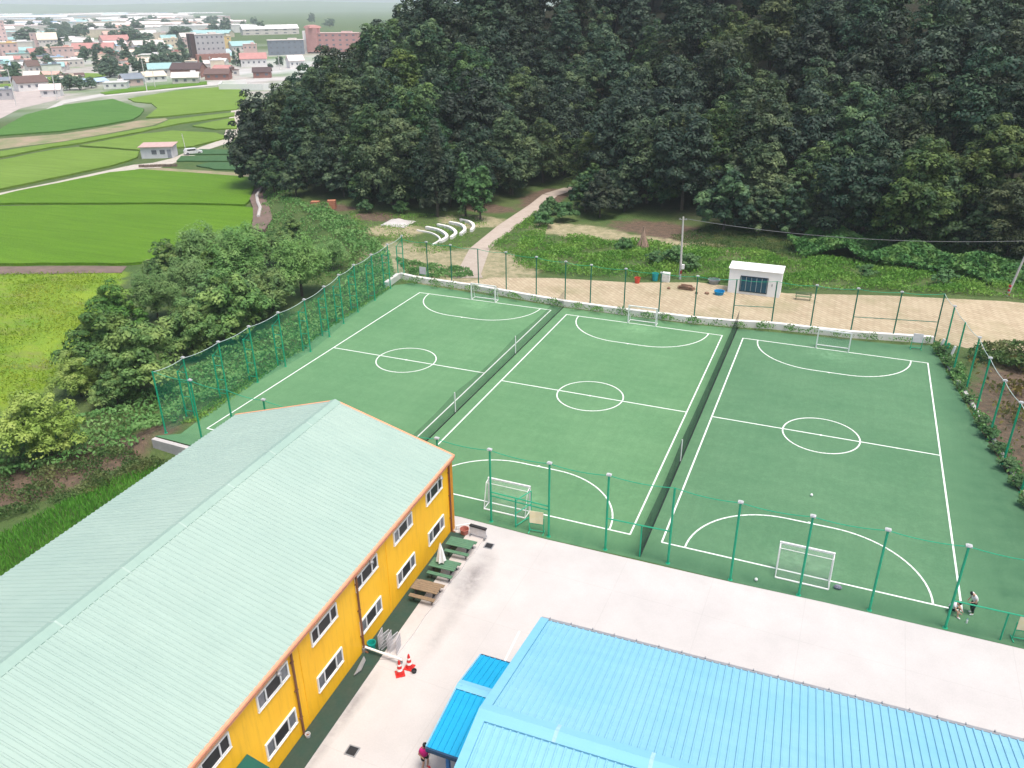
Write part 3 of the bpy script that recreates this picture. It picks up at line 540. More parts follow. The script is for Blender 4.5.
def divider(label, x, y0, y1, hgt, net, posts, topw):
    root = empty('divider_net', (x, y0, 0), 0, label, 'net'); b = MB(); m = 40; pr = 0; L = y1 - y0
    def top(f):
        z = hgt
        ks = [0] + [(p - y0) / L for p in posts] + [1]
        for a, c in zip(ks[:-1], ks[1:]):
            if a <= f <= c: q = (f - a) / (c - a); z = hgt - .32 * 4 * q * (1 - q)
        return z
    for k in range(m):
        a, c = k / m, (k + 1) / m; b.face([(.02 * math.sin(k * 1.7), a * L, .02), (.02 * math.sin((k + 1) * 1.7), c * L, .02), (0, c * L, top(c)), (0, a * L, top(a))])
    b.build('net', net, root)
    b = MB(); b.tube((0.03, 0, .05), (.03, L, .05), .05, n=6); b.build('bottom_rope', pm('black_rope', (.015, .02, .02)), root)
    for p in posts:
        b = MB(); b.tube((0, p - y0, 0), (0, p - y0, 2.0), .05, n=8); b.build('post', M_WHITE, root)
divider('sagging dark net with two white posts between left and middle pitches', -21.2, 4.0, 46.2, 2.0, N_D, (16.88, 30.98), False)
divider('dense black net with one white post between middle and right pitches', -1.0, 3.0, 46.9, 2.1, N_DD, (24.5 - 8.6,), True)

# goals
def goal(x, y, s, label, D=.95, w=3.16, hgt=2.05, B=1.35):
    """s=+1: net on the +Y side"""
    root = empty('football_goal', (x, y, 0), 0 if s > 0 else math.pi, label, 'goal', 'white goals on the pitches'); h2 = w / 2
    for sx in (-1, 1):
        b = MB(); b.box((sx * h2, 0, hgt / 2), (.115, .115, hgt)); b.build('goal_post', M_WHITE, root)
        b = MB(); b.tube((sx * h2, 0, hgt), (sx * h2, .45, hgt - .1), .03); b.tube((sx * h2, .45, hgt - .1), (sx * h2, D, .05), .03); b.tube((sx * h2, .05, .04), (sx * h2, D, .04), .035); b.build('side_stay', M_WHITE, root)
    b = MB(); b.box((0, 0, hgt + .035), (w + .115, .115, .115)); b.build('crossbar', M_WHITE, root)
    b = MB(); b.tube((-h2, D, .05), (h2, D, .05), .055); b.build('ground_bar', M_WHITE, root)
    b = MB(); b.tube((-h2, .45, hgt - .1), (h2, .45, hgt - .1), .022); b.build('rear_bar', M_WHITE, root)
    b = MB(); b.face([(-h2, .02, hgt), (h2, .02, hgt), (h2, .45, hgt - .1), (-h2, .45, hgt - .1)]); b.face([(-h2, .45, hgt - .1), (h2, .45, hgt - .1), (h2, D, .06), (-h2, D, .06)])
    for sx in (-1, 1): b.face([(sx * h2, .02, hgt), (sx * h2, .45, hgt - .1), (sx * h2, D, .06), (sx * h2, .03, .06)])
    b.build('net', N_G, root)
goal(-11.12, 5.13, -1, 'white goal near the yellow hall corner behind the open green gate'); goal(9.0, 5.07, -1, 'white goal on the near line of the right pitch')
goal(-31.0, 44.58, 1, 'small white goal on the far line of the left pitch'); goal(-11.12, 43.85, 1, 'white goal on the far line of the middle pitch'); goal(9.0, 43.88, 1, 'white goal on the far line of the right pitch')

# low walls
def wall_poly(name, label, pts, thick, z0, z1, mat=M_CONC):
    b = MB()
    for (a, c) in zip(pts[:-1], pts[1:]):
        a, c = Vector(a), Vector(c); d = (c - a).normalized(); m = Vector((-d.y, d.x)) * thick / 2; e = d * thick * .0
        b.prism([tuple(a + m - e), tuple(a - m - e), tuple(c - m + e), tuple(c + m + e)], z0, z1)
    return tag(b.build(name, mat), label, 'wall')
M_WALL = pm('whitewashed_wall', (.74, .71, .67), (.6, .57, .52), .9)
wall_poly('low_wall', 'low whitewashed concrete wall along the far end of the pitches', [(-45.0, 48.9), (-42.5, 48.3), (-33.3, 47.9), (-21.3, 46.5), (-14, 46.35), (-5.9, 46.6), (-1.74, 47.1), (2.41, 47.95), (10.6, 48.35), (18.7, 49.85)], .5, -.2, .72, M_WALL)
wall_poly('low_wall', 'short white wall end at the far left pitch corner', [(-44.75, 44.7), (-45.1, 48.6)], .5, -1.2, .75, M_WALL)
wall_poly('retaining_wall', 'weathered retaining wall under the near left fence corner', [(-42.75, 3.3), (-30.0, 2.85)], .4, -1.6, .05, M_CONC)
wall_poly('low_wall', 'broken concrete kerb wall beside the vacant plot', [(19.3, 47.4), (20.4, 40.0), (21.6, 32.4), (23.3, 20.6), (25.2, 8)], .3, -.2, .22, M_CONC)

# ------------------------------------------------------------------ foliage
def unit(v): return v / (np.linalg.norm(v, axis=1, keepdims=True) + 1e-9)
def leaf_quads(C, N, size, asp=.6, rot=None):
    """kite shaped leaf faces at C facing N"""
    n = len(C); a = unit(np.cross(N, unit(rng.normal(size=(n, 3))))); b = np.cross(N, a); s = np.broadcast_to(size, (n,))[:, None]
    V = np.stack([C + a * s, C + b * s * asp, C - a * s * .85, C - b * s * asp], 1).reshape(-1, 3)
    return V, np.arange(4 * n).reshape(n, 4)
def clump_leaves(cen, rad, per, up=.6, squash=.75, jit=.33):
    n = len(cen); d = unit(rng.normal(size=(n * per, 3))); d[:, 2] = np.where(d[:, 2] < -.35, -d[:, 2], d[:, 2])
    rr = np.repeat(rad, per)[:, None] * rng.uniform(.7, 1.05, size=(n * per, 1))
    C = np.repeat(cen, per, 0) + d * rr * np.array([1, 1, squash])
    return C, unit(d * 1.5 + np.array([0, 0, up]) + rng.normal(size=d.shape) * jit)
def crown_mesh(name, mat, Rr, H, base, lobes, cl, per, leaf, crad=.24, shape='round', droop=False, asp=.6):
    cs = []; rs = []
    for i in range(lobes):
        if shape == 'cone':
            f = (i + .5) / lobes; rr = Rr * (1.02 - f) ** .85; a = i * 2.4; c = np.array([.25 * rr * math.cos(a), .25 * rr * math.sin(a), base + (H - base) * f]); lr = max(rr * .8, .35); lz = max((H - base) / lobes * 1.5, .5)
        else:
            a = i * 2.4 + rng.uniform(-.5, .5); f = rng.uniform(.0, 1) if i else 1; q = math.sqrt(rng.uniform(.05, 1)) * Rr * .62 if i else 0
            zc = base + (H - base) * (.2 + .56 * f * (1 - (q / Rr) ** 2)); c = np.array([q * math.cos(a), q * math.sin(a), zc]); lr = Rr * rng.uniform(.42, .6); lz = (H - base) * rng.uniform(.24, .34)
        d = unit(rng.normal(size=(cl, 3))); d[:, 2] = np.where(d[:, 2] < -.45, -d[:, 2] * .6, d[:, 2])
        cs.append(c + d * np.array([lr, lr, lz]) * rng.uniform(.75, 1.05, size=(cl, 1))); rs.append(np.full(cl, Rr * crad) * rng.uniform(.65, 1.3, cl))
    cen = np.vstack(cs); rad = np.hstack(rs)
    C, N = clump_leaves(cen, rad, per, squash=.7 if not droop else 1.25)
    if droop: N = unit(N + np.array([0, 0, .25]))
    V, Fq = leaf_quads(C, N, leaf * rng.uniform(.6, 1.25, len(C)), asp)
    return np_mesh(name, V, Fq, mat)
def trunk_mesh(name, H, r, Rr, lean=.0):
    b = MB(); p = Vector((0, 0, -.6)); top = Vector((lean, lean * .5, H * .62)); mid = Vector((lean * .4, 0, H * .32))
    b.tube(p, mid, r * 1.25, r * .85, 7); b.tube(mid, top, r * .85, r * .35, 7)
    for k in range(5):
        a = k * 1.3; s = mid.lerp(top, k / 5); e = s + Vector((math.cos(a) * Rr * .5, math.sin(a) * Rr * .5, H * .16)); b.tube(s, e, r * .4, r * .14, 5)
    o = b.build(name, M_BARK); me = o.data; bpy.data.objects.remove(o); return me
LM_F = leaf_mat('forest_leaves', (.009, .031, .016), (.026, .064, .027), (.115, .175, .06), tint=.9, trans=.1)
LM_P = leaf_mat('path_tree_leaves', (.05, .12, .04), (.085, .19, .06), (.14, .25, .08), tint=.3)
LM_C = leaf_mat('conifer_leaves', (.028, .05, .03), (.05, .075, .042), (.085, .1, .05), tint=.3)
LM_D = leaf_mat('thicket_leaves', (.045, .115, .026), (.11, .225, .048), (.26, .36, .085), tint=.4, trans=.15)
LM_W = leaf_mat('willow_leaves', (.11, .23, .065), (.18, .33, .1), (.28, .42, .145), tint=.3, trans=.3)
LM_B = leaf_mat('bush_leaves', (.14, .24, .035), (.23, .35, .06), (.36, .45, .1), tint=.3)
LM_H = leaf_mat('haze_tinted_leaves', (.075, .13, .09), (.1, .165, .11), (.13, .2, .115), tint=.4)  # leaves paled and blued, distance haze put into the colour
def place_tree(name, trunk, crown, loc, sc, label, group, cat='tree', rz=None, zs=1.0):
    root = empty(name, loc, random.uniform(0, 6.28) if rz is None else rz, label, cat, group); root.scale = (sc, sc, sc * zs)
    if trunk: link_mesh('trunk', trunk, root)
    link_mesh('crown', crown, root); return root
LM_F2 = leaf_mat('forest_leaves_yellowish', (.016, .042, .014), (.045, .085, .026), (.15, .2, .055), tint=.7, trans=.12); LM_F3 = leaf_mat('forest_leaves_bluish', (.008, .028, .018), (.022, .054, .03), (.075, .12, .06), tint=.7, trans=.1)
FT = []
for i in range(6):
    H = [15, 16.5, 14, 17, 15.5, 14.5][i]; Rr = [5.7, 5.5, 6.2, 5.8, 6.3, 5.4][i]
    FT.append((trunk_mesh('forest_trunk', H, .26, Rr, .5), crown_mesh('forest_crown', (LM_F, LM_F3, LM_F2)[i % 3], Rr, H, H * .06, 12 + i % 3, (15, 13, 17)[i % 3], (85, 100, 75)[i % 3], (.26, .29, .24)[i % 3], (.19, .215, .18)[i % 3]), H, Rr))
FLOW = (trunk_mesh('low_trunk', 9, .2, 4), crown_mesh('low_crown', LM_F, 4.2, 9, .3, 9, 14, 75, .27, .19), 9, 4.2)
def proj(p):
    v = Vector(p) - CP; d = -v.dot(b_); return 512 + 797.226 * v.dot(r_) / d, 384 - 797.226 * v.dot(u_) / d, d
cand = []
while len(cand) < 6000:
    q = rng.uniform((-135, 78), (190, 300)); cand.append(q)
cand = np.array(cand); ok = inside(cand, HILL); cand = cand[ok]; hd = seg_d(cand, HILL, True)
keep = []
order = np.argsort(np.hypot(cand[:, 0] - CP.x, cand[:, 1] - CP.y))
for i in order:
    q = cand[i]
    if hd[i] < 2.0 or abs(q[0] + 42.6 - (q[1] - 100) * .1) < 5.5 and q[1] < 116: continue
    if (q[0] + 18) ** 2 / 160 + (q[1] - 88) ** 2 / 36 < 1: continue
    sp = 7.2 if hd[i] < 30 else 8.2
    if all((q[0] - k[0]) ** 2 + (q[1] - k[1]) ** 2 > sp * sp for k in keep[-260:]): keep.append((q[0], q[1], hd[i]))
skyl = np.full(1100, 900.0); forest_pts = []
for (x, y, d_) in keep:
    z = h1(x, y); k = random.randrange(6); sc = random.uniform(.82, 1.15); T = FT[k]
    u, v, D = proj((x, y, z + T[2] * sc * .97)); rp = 797 * T[3] * sc / D * .8; a, c = int(max(0, u - rp)), int(min(1023, u + rp))
    if c <= 0 or a >= 1023 or a >= c: continue
    if v > 770: continue
    u2, v2, _ = proj((x, y, z + 2))
    if v2 < -8 - 200: continue
    if np.percentile(skyl[a:c], 85) < v + 2 or np.percentile(skyl[a:c], 85) < -6: continue
    forest_pts.append((x, y, z, k, sc)); skyl[a:c] = np.minimum(skyl[a:c], v + .35 * rp * np.abs(np.linspace(-1, 1, c - a)) ** 2)
forest_pts = forest_pts[:278]
print('forest trees', len(forest_pts))
for (x, y, z, k, sc) in forest_pts:
    place_tree('forest_tree', FT[k][0], FT[k][1], (x, y, z - .2), sc, 'dark green broadleaf tree in the dense forest on the hill', 'broadleaf trees of the hill forest')
for (x, y, k, sc) in [(-104, 96, 1, 1.08), (-99, 101, 3, 1.12), (-108, 106, 0, 1.1), (-100, 110, 5, 1.2), (-108, 118, 1, 1.2), (-98, 119, 3, 1.25), (-88, 104, 3, 1.15), (-92, 97, 0, 1.1), (-110, 132, 1, 1.3), (-100, 130, 5, 1.3), (-92, 126, 3, 1.3), (-104, 145, 1, 1.4), (-92, 142, 3, 1.4), (-84, 136, 1, 1.3), (-82, 97, 5, 1.1), (-74, 96, 3, 1.1), (-108, 165, 3, 1.4), (-95, 160, 1, 1.45), (-80, 155, 3, 1.4), (-70, 150, 1, 1.35)]:
    forest_pts.append((x, y, h1(x, y), k, sc)); place_tree('forest_tree', FT[k][0], FT[k][1], (x, y, h1(x, y) - .2), sc, 'dark green broadleaf tree in the dense forest on the hill', 'broadleaf trees of the hill forest')
# lower skirts of the wood, single marked trees
for (x, y, s) in [(-107, 97, .95), (-100, 91, .8), (-95, 87.5, .75), (-88, 85, .8), (-72, 82.5, .6), (-66, 83, .7), (-61, 84.5, .75), (-56.5, 87, .8), (-53, 93, .7), (-33.5, 93, .7), (-30, 90, .8), (-27, 95, .7), (-34, 98, .75), (-5, 92, .6), (2, 93, .75), (9, 89, .8), (17, 84.5, .7), (25, 84, .8), (33, 84, .75), (41, 84, .8), (-8, 95, .7), (-21, 97, .8), (-15, 98, .8), (-2, 99, .8), (6, 96, .8), (13, 92, .7), (21, 91, .8), (29, 90, .8), (37, 91, .8), (-39, 112, .7), (-47.5, 118, .8), (-42, 121, .8), (-36, 106, .7), (-78, 86, .75), (-83, 88, .8), (-68, 88, .75), (-60, 91, .8), (-50, 100, .7), (-51, 108, .75), (-31, 102, .8), (46, 86, .8), (50, 92, .8), (-24, 101, .8), (-9, 102, .8)] + [(x_, 86.5 + (x_ * 1.7) % 4 - max(0, x_ - 10) * .12, .78 + (x_ * .37) % .3) for x_ in range(-9, 46, 5)]:
    place_tree('edge_tree', FLOW[0], FLOW[1], (x, y, h1(x, y) - .2), s, 'low dense tree with leaves down to the ground at the foot of the forest', 'low trees along the forest foot')
ct = trunk_mesh('conifer_trunk', 12, .18, 1.6); cc = crown_mesh('conifer_crown', LM_C, 2.3, 12, 1.2, 11, 11, 26, .3, .22, 'cone', droop=True, asp=.4)
place_tree('conifer', ct, cc, (-55.8, 80.6, h1(-55.8, 80.6) - .1), 1.2, 'slender grey green conifer standing out against the dark forest edge', None)
pt = trunk_mesh('young_trunk', 7, .12, 2.2); pc = crown_mesh('young_crown', LM_P, 2.3, 7.2, .6, 7, 11, 36, .26, .22); pc2 = crown_mesh('young_crown', LM_P, 2.0, 6.6, .5, 8, 9, 34, .24, .24, 'cone', droop=True, asp=.5)
place_tree('young_tree', pt, pc2, (-51.2, 82.0, h1(-51.2, 82)), 1.35, 'bright young tree left of the path mouth, taller of the pair', None)
place_tree('young_tree', pt, pc, (-48.0, 81.0, h1(-48, 81)), 1.2, 'pale green drooping young tree nearest the paved hill path', None)
bt_, bc_ = trunk_mesh('bush_stem', 2.5, .06, 1.2), crown_mesh('bush_crown', LM_P, 1.6, 2.4, -.1, 6, 9, 32, .2, .25)
for (x, y, s) in [(-36.5, 80.5, 1.0), (-37.5, 83.5, 1.1), (-34.5, 85.5, 1.3), (-38.5, 89, 1.2), (-20.5, 70.8, .9), (-12.5, 67.5, 1.1), (-10.2, 66.2, .9), (-15, 66.8, .8), (-63, 80.5, .9), (-69, 79, .9), (12, 70.5, .8), (21, 71, .9)]:
    place_tree('shrub', None, bc_, (x, y, h1(x, y)), s, 'low leafy shrub in the grass below the forest', 'shrubs in the rough grass', 'shrub')
# thicket west of the pitches
DT = [(trunk_mesh('thicket_trunk', 7, .16, 3.5), crown_mesh('thicket_crown', LM_D, 4, 7.2, .4, 9, 16, 85, .2, .19)), (trunk_mesh('thicket_trunk', 7.4, .15, 3.5), crown_mesh('thicket_crown', LM_D, 4, 7.4, .4, 11, 15, 80, .2, .18))]
WT = [(trunk_mesh('willow_trunk', 7, .16, 3.5), crown_mesh('willow_crown', LM_W, 4, 7.2, .4, 9, 15, 110, .2, .2, droop=True, asp=.32))]
BT = [(trunk_mesh('bush_trunk', 6.4, .14, 3), crown_mesh('light_bush_crown', LM_B, 4, 7.0, .1, 9, 16, 85, .17, .19))]
WEST = [(-51.3, -0.4, 3.5, 'b'), (-59.4, 13.9, 4.4, 'd'), (-51.2, 12.0, 4.5, 'd'), (-68.8, 24.0, 3.5, 'd'), (-66.9, 28.2, 3.6, 'w'), (-54.7, 20.8, 3.9, 'd'), (-56.6, 28.0, 4.8, 'd'), (-51.9, 26.6, 4.9, 'd'), (-71.4, 41.6, 4.8, 'w'), (-64.8, 42.3, 5.0, 'w'), (-53.4, 41.6, 4.8, 'w'), (-74.9, 38.6, 3.8, 'd'), (-66.4, 51.6, 3.5, 'd'), (-68.1, 40.4, 3.5, 'd'), (-54.8, 34.7, 3.7, 'd'), (-58.0, 9.1, 2.4, 'b'), (-67.6, 34.3, 3.5, 'w'), (-73.2, 63.3, 2.5, 'd'), (-58.4, 52.6, 2.8, 'w'), (-76.5, 52.0, 2.6, 'w'), (-50.9, 9.0, 2.3, 'd')]
for i, (x, y, rad, k) in enumerate(WEST):
    if x > -54 and y > 8: x -= 2.2
    if k != 'b': rad *= .88
    pr = {'d': DT, 'w': WT, 'b': BT}[k]; pr = pr[i % len(pr)]
    lab, gr = {'d': ('dark green rounded tree in the thicket beside the left net fence', 'dark trees of the thicket'), 'w': ('pale grey green willow at the back of the thicket beside the rice', 'willows of the thicket'), 'b': ('yellow green bushy tree', None)}[k]
    if k == 'b': lab = {0: 'large round yellow green bush alone at the left frame edge', 15: 'yellow green bush between the dark trees and the meadow'}[i]
    place_tree({'d': 'thicket_tree', 'w': 'willow', 'b': 'round_bush'}[k], pr[0], pr[1], (x, y, h1(x, y) - .15), rad / 4.0, lab, gr)

# ground cover
def cover(name, label, mat, area, n, size, hgt, mound=0.0, msc=.5, asp=.5, upright=.3, dens=None):
    area = np.array(area, float); lo, hi = area.min(0), area.max(0); P = rng.uniform(lo, hi, size=(int(n * 2.2), 2)); P = P[inside(P, area)]
    ph = rng.uniform(0, 6, 4)
    f = .5 + .25 * np.sin(P[:, 0] * msc * 2.1 + ph[0] + 1.4 * np.sin(P[:, 1] * msc * .9 + ph[2])) + .25 * np.sin(P[:, 1] * msc * 2.6 + ph[1] + 1.7 * np.sin(P[:, 0] * msc * 1.3 + ph[3]))
    if dens is not None: k = rng.uniform(size=len(P)) < np.clip(f * 1.6 - dens, .05, 1); P, f = P[k], f[k]
    P, f = P[:n], f[:n]
    z = hh(P) + rng.uniform(0.02, 1, len(P)) ** .7 * hgt * (.5 + .5 * f) + mound * f
    N = unit(rng.normal(size=(len(P), 3)) * np.array([1, 1, .5]) + np.array([0, 0, upright])); V, Fq = leaf_quads(np.column_stack([P, z]), N, size * rng.uniform(.5, 1.3, len(P)), asp)
    return tag(link_mesh(name, np_mesh(name, V, Fq, mat)), label, kind='stuff')
LG = leaf_mat('lush_weed_leaves', (.08, .2, .05), (.15, .32, .09), (.24, .4, .13), tint=0, cl=.5)
LGD = leaf_mat('dark_weed_leaves', (.05, .11, .03), (.1, .17, .05), (.19, .2, .075), tint=0, cl=.5)
LY = leaf_mat('grass_blades', (.09, .24, .035), (.17, .35, .055), (.25, .41, .08), tint=0, cl=.3)
LK = leaf_mat('vine_leaves', (.05, .15, .04), (.085, .225, .06), (.17, .3, .075), tint=0, cl=.5)
LR = leaf_mat('near_rice_blades', (.08, .26, .03), (.13, .36, .045), (.18, .42, .06), tint=0, cl=.3)
LME = leaf_mat('meadow_blades', (.15, .26, .015), (.24, .34, .025), (.33, .37, .045), tint=0, cl=.12)
cover('weeds', 'lush green creepers on the bank outside the left fence', LG, [(-43.4, 4), (-47, 1), (-50, -4), (-56, -12), (-62, -8), (-56, 4), (-52, 8), (-52, 20), (-51, 34), (-53, 48), (-60, 60), (-76, 72), (-84, 80), (-78, 80), (-66, 70), (-52, 58), (-45.2, 48), (-44.4, 44), (-43.8, 34), (-42.2, 24), (-42, 14)], 46000, .22, .5, .7, .45, upright=.9)
cover('weeds', 'strip of grass between the left pitch and its net fence', LY, [(-42.6, 6), (-43.8, 30), (-44.6, 45), (-44.0, 45), (-43.2, 29), (-41.7, 14), (-41.2, 7)], 5000, .16, .3, 0, .5, asp=.3)
cover('weeds', 'brownish rough weeds on the slope below the left bushes', LGD, [(-43.5, 2.8), (-40, 2.2), (-43, -4), (-48, -12), (-60, -18), (-60, -8), (-52, -2), (-48, 2)], 24000, .13, .45, .3, .7, dens=.2)
cover('tall_grass', 'tall green grass on the verge beyond the brick yard', LY, [(-33, 58), (-25, 57.5), (-16, 59), (-9, 62), (3, 62), (14, 66), (27, 68.3), (48, 69), (48, 77), (30, 76), (14, 77.5), (2, 78), (-9, 77), (-20, 76.8), (-30, 76), (-37, 72)], 42000, .26, .7, .25, .35, asp=.28, dens=.12)
cover('grass', 'thin shaded grass between the bare soil and the right vine thicket', LGD, [(-12, 77), (4, 76.5), (3, 82), (0, 88), (-12, 89), (-16, 81)], 12000, .17, .4, .2, .5, asp=.3)
cover('vines', 'leafy vine thicket under the forest on the right', LK, [(1, 80), (4, 77), (9, 77.5), (14, 74.5), (19, 75.5), (26, 73), (33, 74.5), (40, 72.5), (40, 86), (16, 90), (4, 89)], 36000, .3, .9, 2.2, .33, upright=1.0, asp=.7)
cover('grass', 'patchy grass around the curved benches and hill path', LY, [(-62, 66), (-52, 60), (-46, 60), (-42.5, 66), (-45, 78), (-48, 83), (-60, 81), (-72, 78)], 9000, .17, .25, 0, .3, asp=.3, dens=.5)
cover('grass', 'grass on the right side of the hill path', LY, [(-40, 66), (-33, 62), (-34, 74), (-38, 88), (-41.5, 96), (-41, 84)], 8000, .18, .5, .1, .5, asp=.3, dens=.3)
cover('weeds', 'green weeds by the far left net corner', LG, [(-44.5, 50), (-40, 50), (-36, 52.5), (-38, 55.5), (-44, 55), (-50, 56)], 5000, .18, .5, .15, .9, dens=.35)
cover('weeds', 'weeds growing along the foot of the far low wall', LG, [(-44, 46.6), (-33, 46.2), (-21, 45.0), (-14, 44.95), (-6, 45.1), (-1.6, 45.6), (2.4, 46.6), (10.6, 47.1), (18.4, 48.6), (18.5, 49.4), (10.6, 48.0), (2.4, 47.6), (-1.7, 46.8), (-6, 46.3), (-21, 46.2), (-33, 47.6), (-44, 48)], 11000, .14, .75, .3, 1.1, dens=.45)
cover('weeds', 'bushy weeds along the right pitch edge', LG, [(18.2, 49), (19.0, 45), (20.9, 32), (22.8, 20), (24.9, 7.5), (25.8, 8), (24, 20), (22.3, 32), (21.3, 40), (20.5, 47), (19.5, 50)], 9000, .17, .7, .25, .7, dens=.3)
cover('weeds', 'brown and yellow weeds on the vacant plot', leaf_mat('plot_weeds', (.09, .1, .03), (.2, .17, .05), (.28, .22, .06), tint=0), [(21.5, 46), (32, 50), (34, 30), (28, 12), (24.5, 16)], 7000, .24, .4, .5, .4, dens=.75)
cover('hedge', 'olive hedge between the brick yard and vacant plot', LGD, [(21.5, 46.5), (25, 50.5), (40, 51), (38, 46.5), (26, 44)], 8000, .22, .8, .9, .5, upright=.8)
cover('meadow_grass', 'yellow green tall grass of the rough meadow', LME, MEADOW, 26000, .2, .4, .1, .2, asp=.25, dens=.05)
cover('weeds', 'rough green growth between the willow thicket and the field bank', LG, [(-101, 92), (-84, 68), (-74, 58), (-62, 52), (-53, 47), (-47, 50), (-58, 65), (-70, 75), (-84, 82), (-92, 88)], 20000, .2, .5, .25, .4, dens=.25)
for i, (f, sc) in enumerate([(.03, .5), (.1, .45), (.17, .42), (.24, .34), (.3, .3), (.42, .42), (.47, .5), (.53, .4), (.6, .48), (.66, .42), (.73, .45)]):
    place_tree('weed_bush', None, bc_, (19.3 + 5.6 * f ** 1.05, 47.6 - 39.5 * f, 0), sc, 'bushy green weed at the right edge of the right pitch', 'weeds along the right pitch edge', 'weed')
# near rice in rows
K = np.array([(-47, -13), (-44.5, -9.8), (-43.9, -6.1), (-43.2, -2.1), (-41.4, 1.2), (-40.2, 2.4), (-30, 2.2), (-30.2, -30), (-40, -30)], float)
ux, uy = np.meshgrid(np.arange(-48, -29.5, .24), np.arange(-31, 3.5, .16)); Pk = np.column_stack([ux.ravel(), uy.ravel()]); ca, sa = math.cos(.5), math.sin(.5)
Pk = (Pk + rng.normal(size=Pk.shape) * .035); Pk = Pk[inside(Pk, K)]; Pk = np.repeat(Pk, 4, 0) + rng.normal(size=(len(Pk) * 4, 2)) * .04
Nk = unit(rng.normal(size=(len(Pk), 3)) * np.array([1, 1, .25])); zk = hh(Pk) + .25
a = unit(np.column_stack([rng.normal(size=(len(Pk), 2)) * .3, np.ones(len(Pk))])); b2 = np.cross(Nk, a); Ck = np.column_stack([Pk, zk]); s_ = rng.uniform(.2, .34, len(Pk))[:, None]
Vk = np.stack([Ck + a * s_, Ck + b2 * .035, Ck - a * s_, Ck - b2 * .035], 1).reshape(-1, 3)
tag(link_mesh('rice_field', np_mesh('near_rice', Vk, np.arange(len(Vk)).reshape(-1, 4), LR)), 'deep green rice rows beside the mint roof', kind='stuff')

# ------------------------------------------------------------------ beyond the far wall
hut = empty('white_hut', (-3.95, 58.65, 0), 0, 'small white hut with a dark blue shuttered window on the brick yard', 'hut')
b = MB(); HW, HD, HH = 6.2, 2.2, 3.3
b.mesh([(0, 0, 0), (HW, 0, 0), (HW, HD, 0), (0, HD, 0), (0, 0, HH - .2), (HW, 0, HH - .2), (HW, HD, HH), (0, HD, HH)], [(3, 2, 1, 0), (4, 5, 6, 7), (0, 1, 5, 4), (1, 2, 6, 5), (2, 3, 7, 6), (3, 0, 4, 7)])
b.build('wall', pm('hut_white', (.8, .8, .79), (.74, .74, .73), 1), hut)
b = MB(); P4 = [(-.12, -.15, HH - .2), (HW + .12, -.15, HH - .2), (HW + .12, HD + .1, HH + .02), (-.12, HD + .1, HH + .02)]; b.mesh(P4 + [(x, y, z + .08) for x, y, z in P4], [(3, 2, 1, 0), (4, 5, 6, 7), (0, 1, 5, 4), (1, 2, 6, 5), (2, 3, 7, 6), (3, 0, 4, 7)]); b.build('roof', pm('hut_roof', (.76, .76, .75), (.7, .7, .7), 1), hut)
b = MB(); 
for k in range(5): b.box((1.5 + .3 + k * .62, -.02, 1.32), (.56, .06, 1.75))
b.build('shutter', pm('navy_shutter', (.012, .07, .12), (.01, .045, .08), 3, rough=.4), hut)
b = MB()
for (x, z, dx, dz) in ((3.05, 2.27, 3.3, .12), (3.05, .38, 3.3, .12), (1.43, 1.32, .08, 1.8), (4.66, 1.32, .08, 1.8)): b.box((x, -.03, z), (dx, .1, dz))
b.build('shutter_frame', pm('dark_frame', (.02, .035, .05)), hut)
b = MB(); b.box((5.2, -.02, 1.5), (.1, .06, .3)); b.build('vent', M_GREY, hut)
def util_pole(x, y, H, lean, label, arms, lower):
    o = empty('utility_pole', (x, y, h1(x, y)), 0, label, 'utility pole'); b = MB(); b.tube((0, 0, -.3), (lean[0], lean[1], H), .16, .1, 10); b.build('pole', pm('pole_concrete', (.5, .49, .47), (.4, .39, .37), 3), o)
    b = MB(); b.tube((lean[0] - .5, lean[1], H - .35), (lean[0] + .5, lean[1], H - .35), .05, n=6)
    for s in (-.4, 0, .4): b.lathe([(.03, 0), (.06, .06), (.03, .14)], (lean[0] + s, lean[1], H - .32), 8)
    b.build('crossarm', M_GREY, o)
    if lower == 'box':
        b = MB(); b.box((.28, -.15, 1.75), (.34, .25, .6)); b.build('meter_box', M_WHITE, o); b = MB(); b.lathe([(.175, .75), (.175, 1.2)], (.02, 0, 0), 10); b.build('warning_band', pm('rust_band', (.3, .05, .04)), o)
    else:
        for k in range(3):
            b = MB(); b.lathe([(.18, .15 + k * .5), (.18, .4 + k * .5)], (lean[0] * .08, 0, 0), 10); b.build('warning_band', pm('red_band', (.5, .04, .04)), o)
    return Vector((x + lean[0], y + lean[1], h1(x, y) + H - .2))
t1 = util_pole(-10.5, 61.7, 8.2, (-.25, 0), 'pale concrete utility pole with a meter box left of the white hut', 1, 'box')
t2 = util_pole(27.95, 69.4, 7.2, (1.0, 0), 'leaning concrete utility pole with red banded foot at the right', 1, 'band')
b = MB(); pr = None
for k in range(25):
    f = k / 24; q = t1.lerp(t2, f); q.z -= 1.1 * 4 * f * (1 - f)
    if pr is not None: b.tube(pr, q, .028, n=5)
    pr = q
q = t2
for k in range(1, 9):
    q2 = t2 + Vector((4 * k, 2.0 * k, .3 * k - .1 * k * (8 - k) * .5)); b.tube(q, q2, .028, n=5); q = q2
tag(b.build('power_line', pm('wire_grey', (.2, .21, .22))), 'sagging power line strung between the two concrete poles', 'wire')
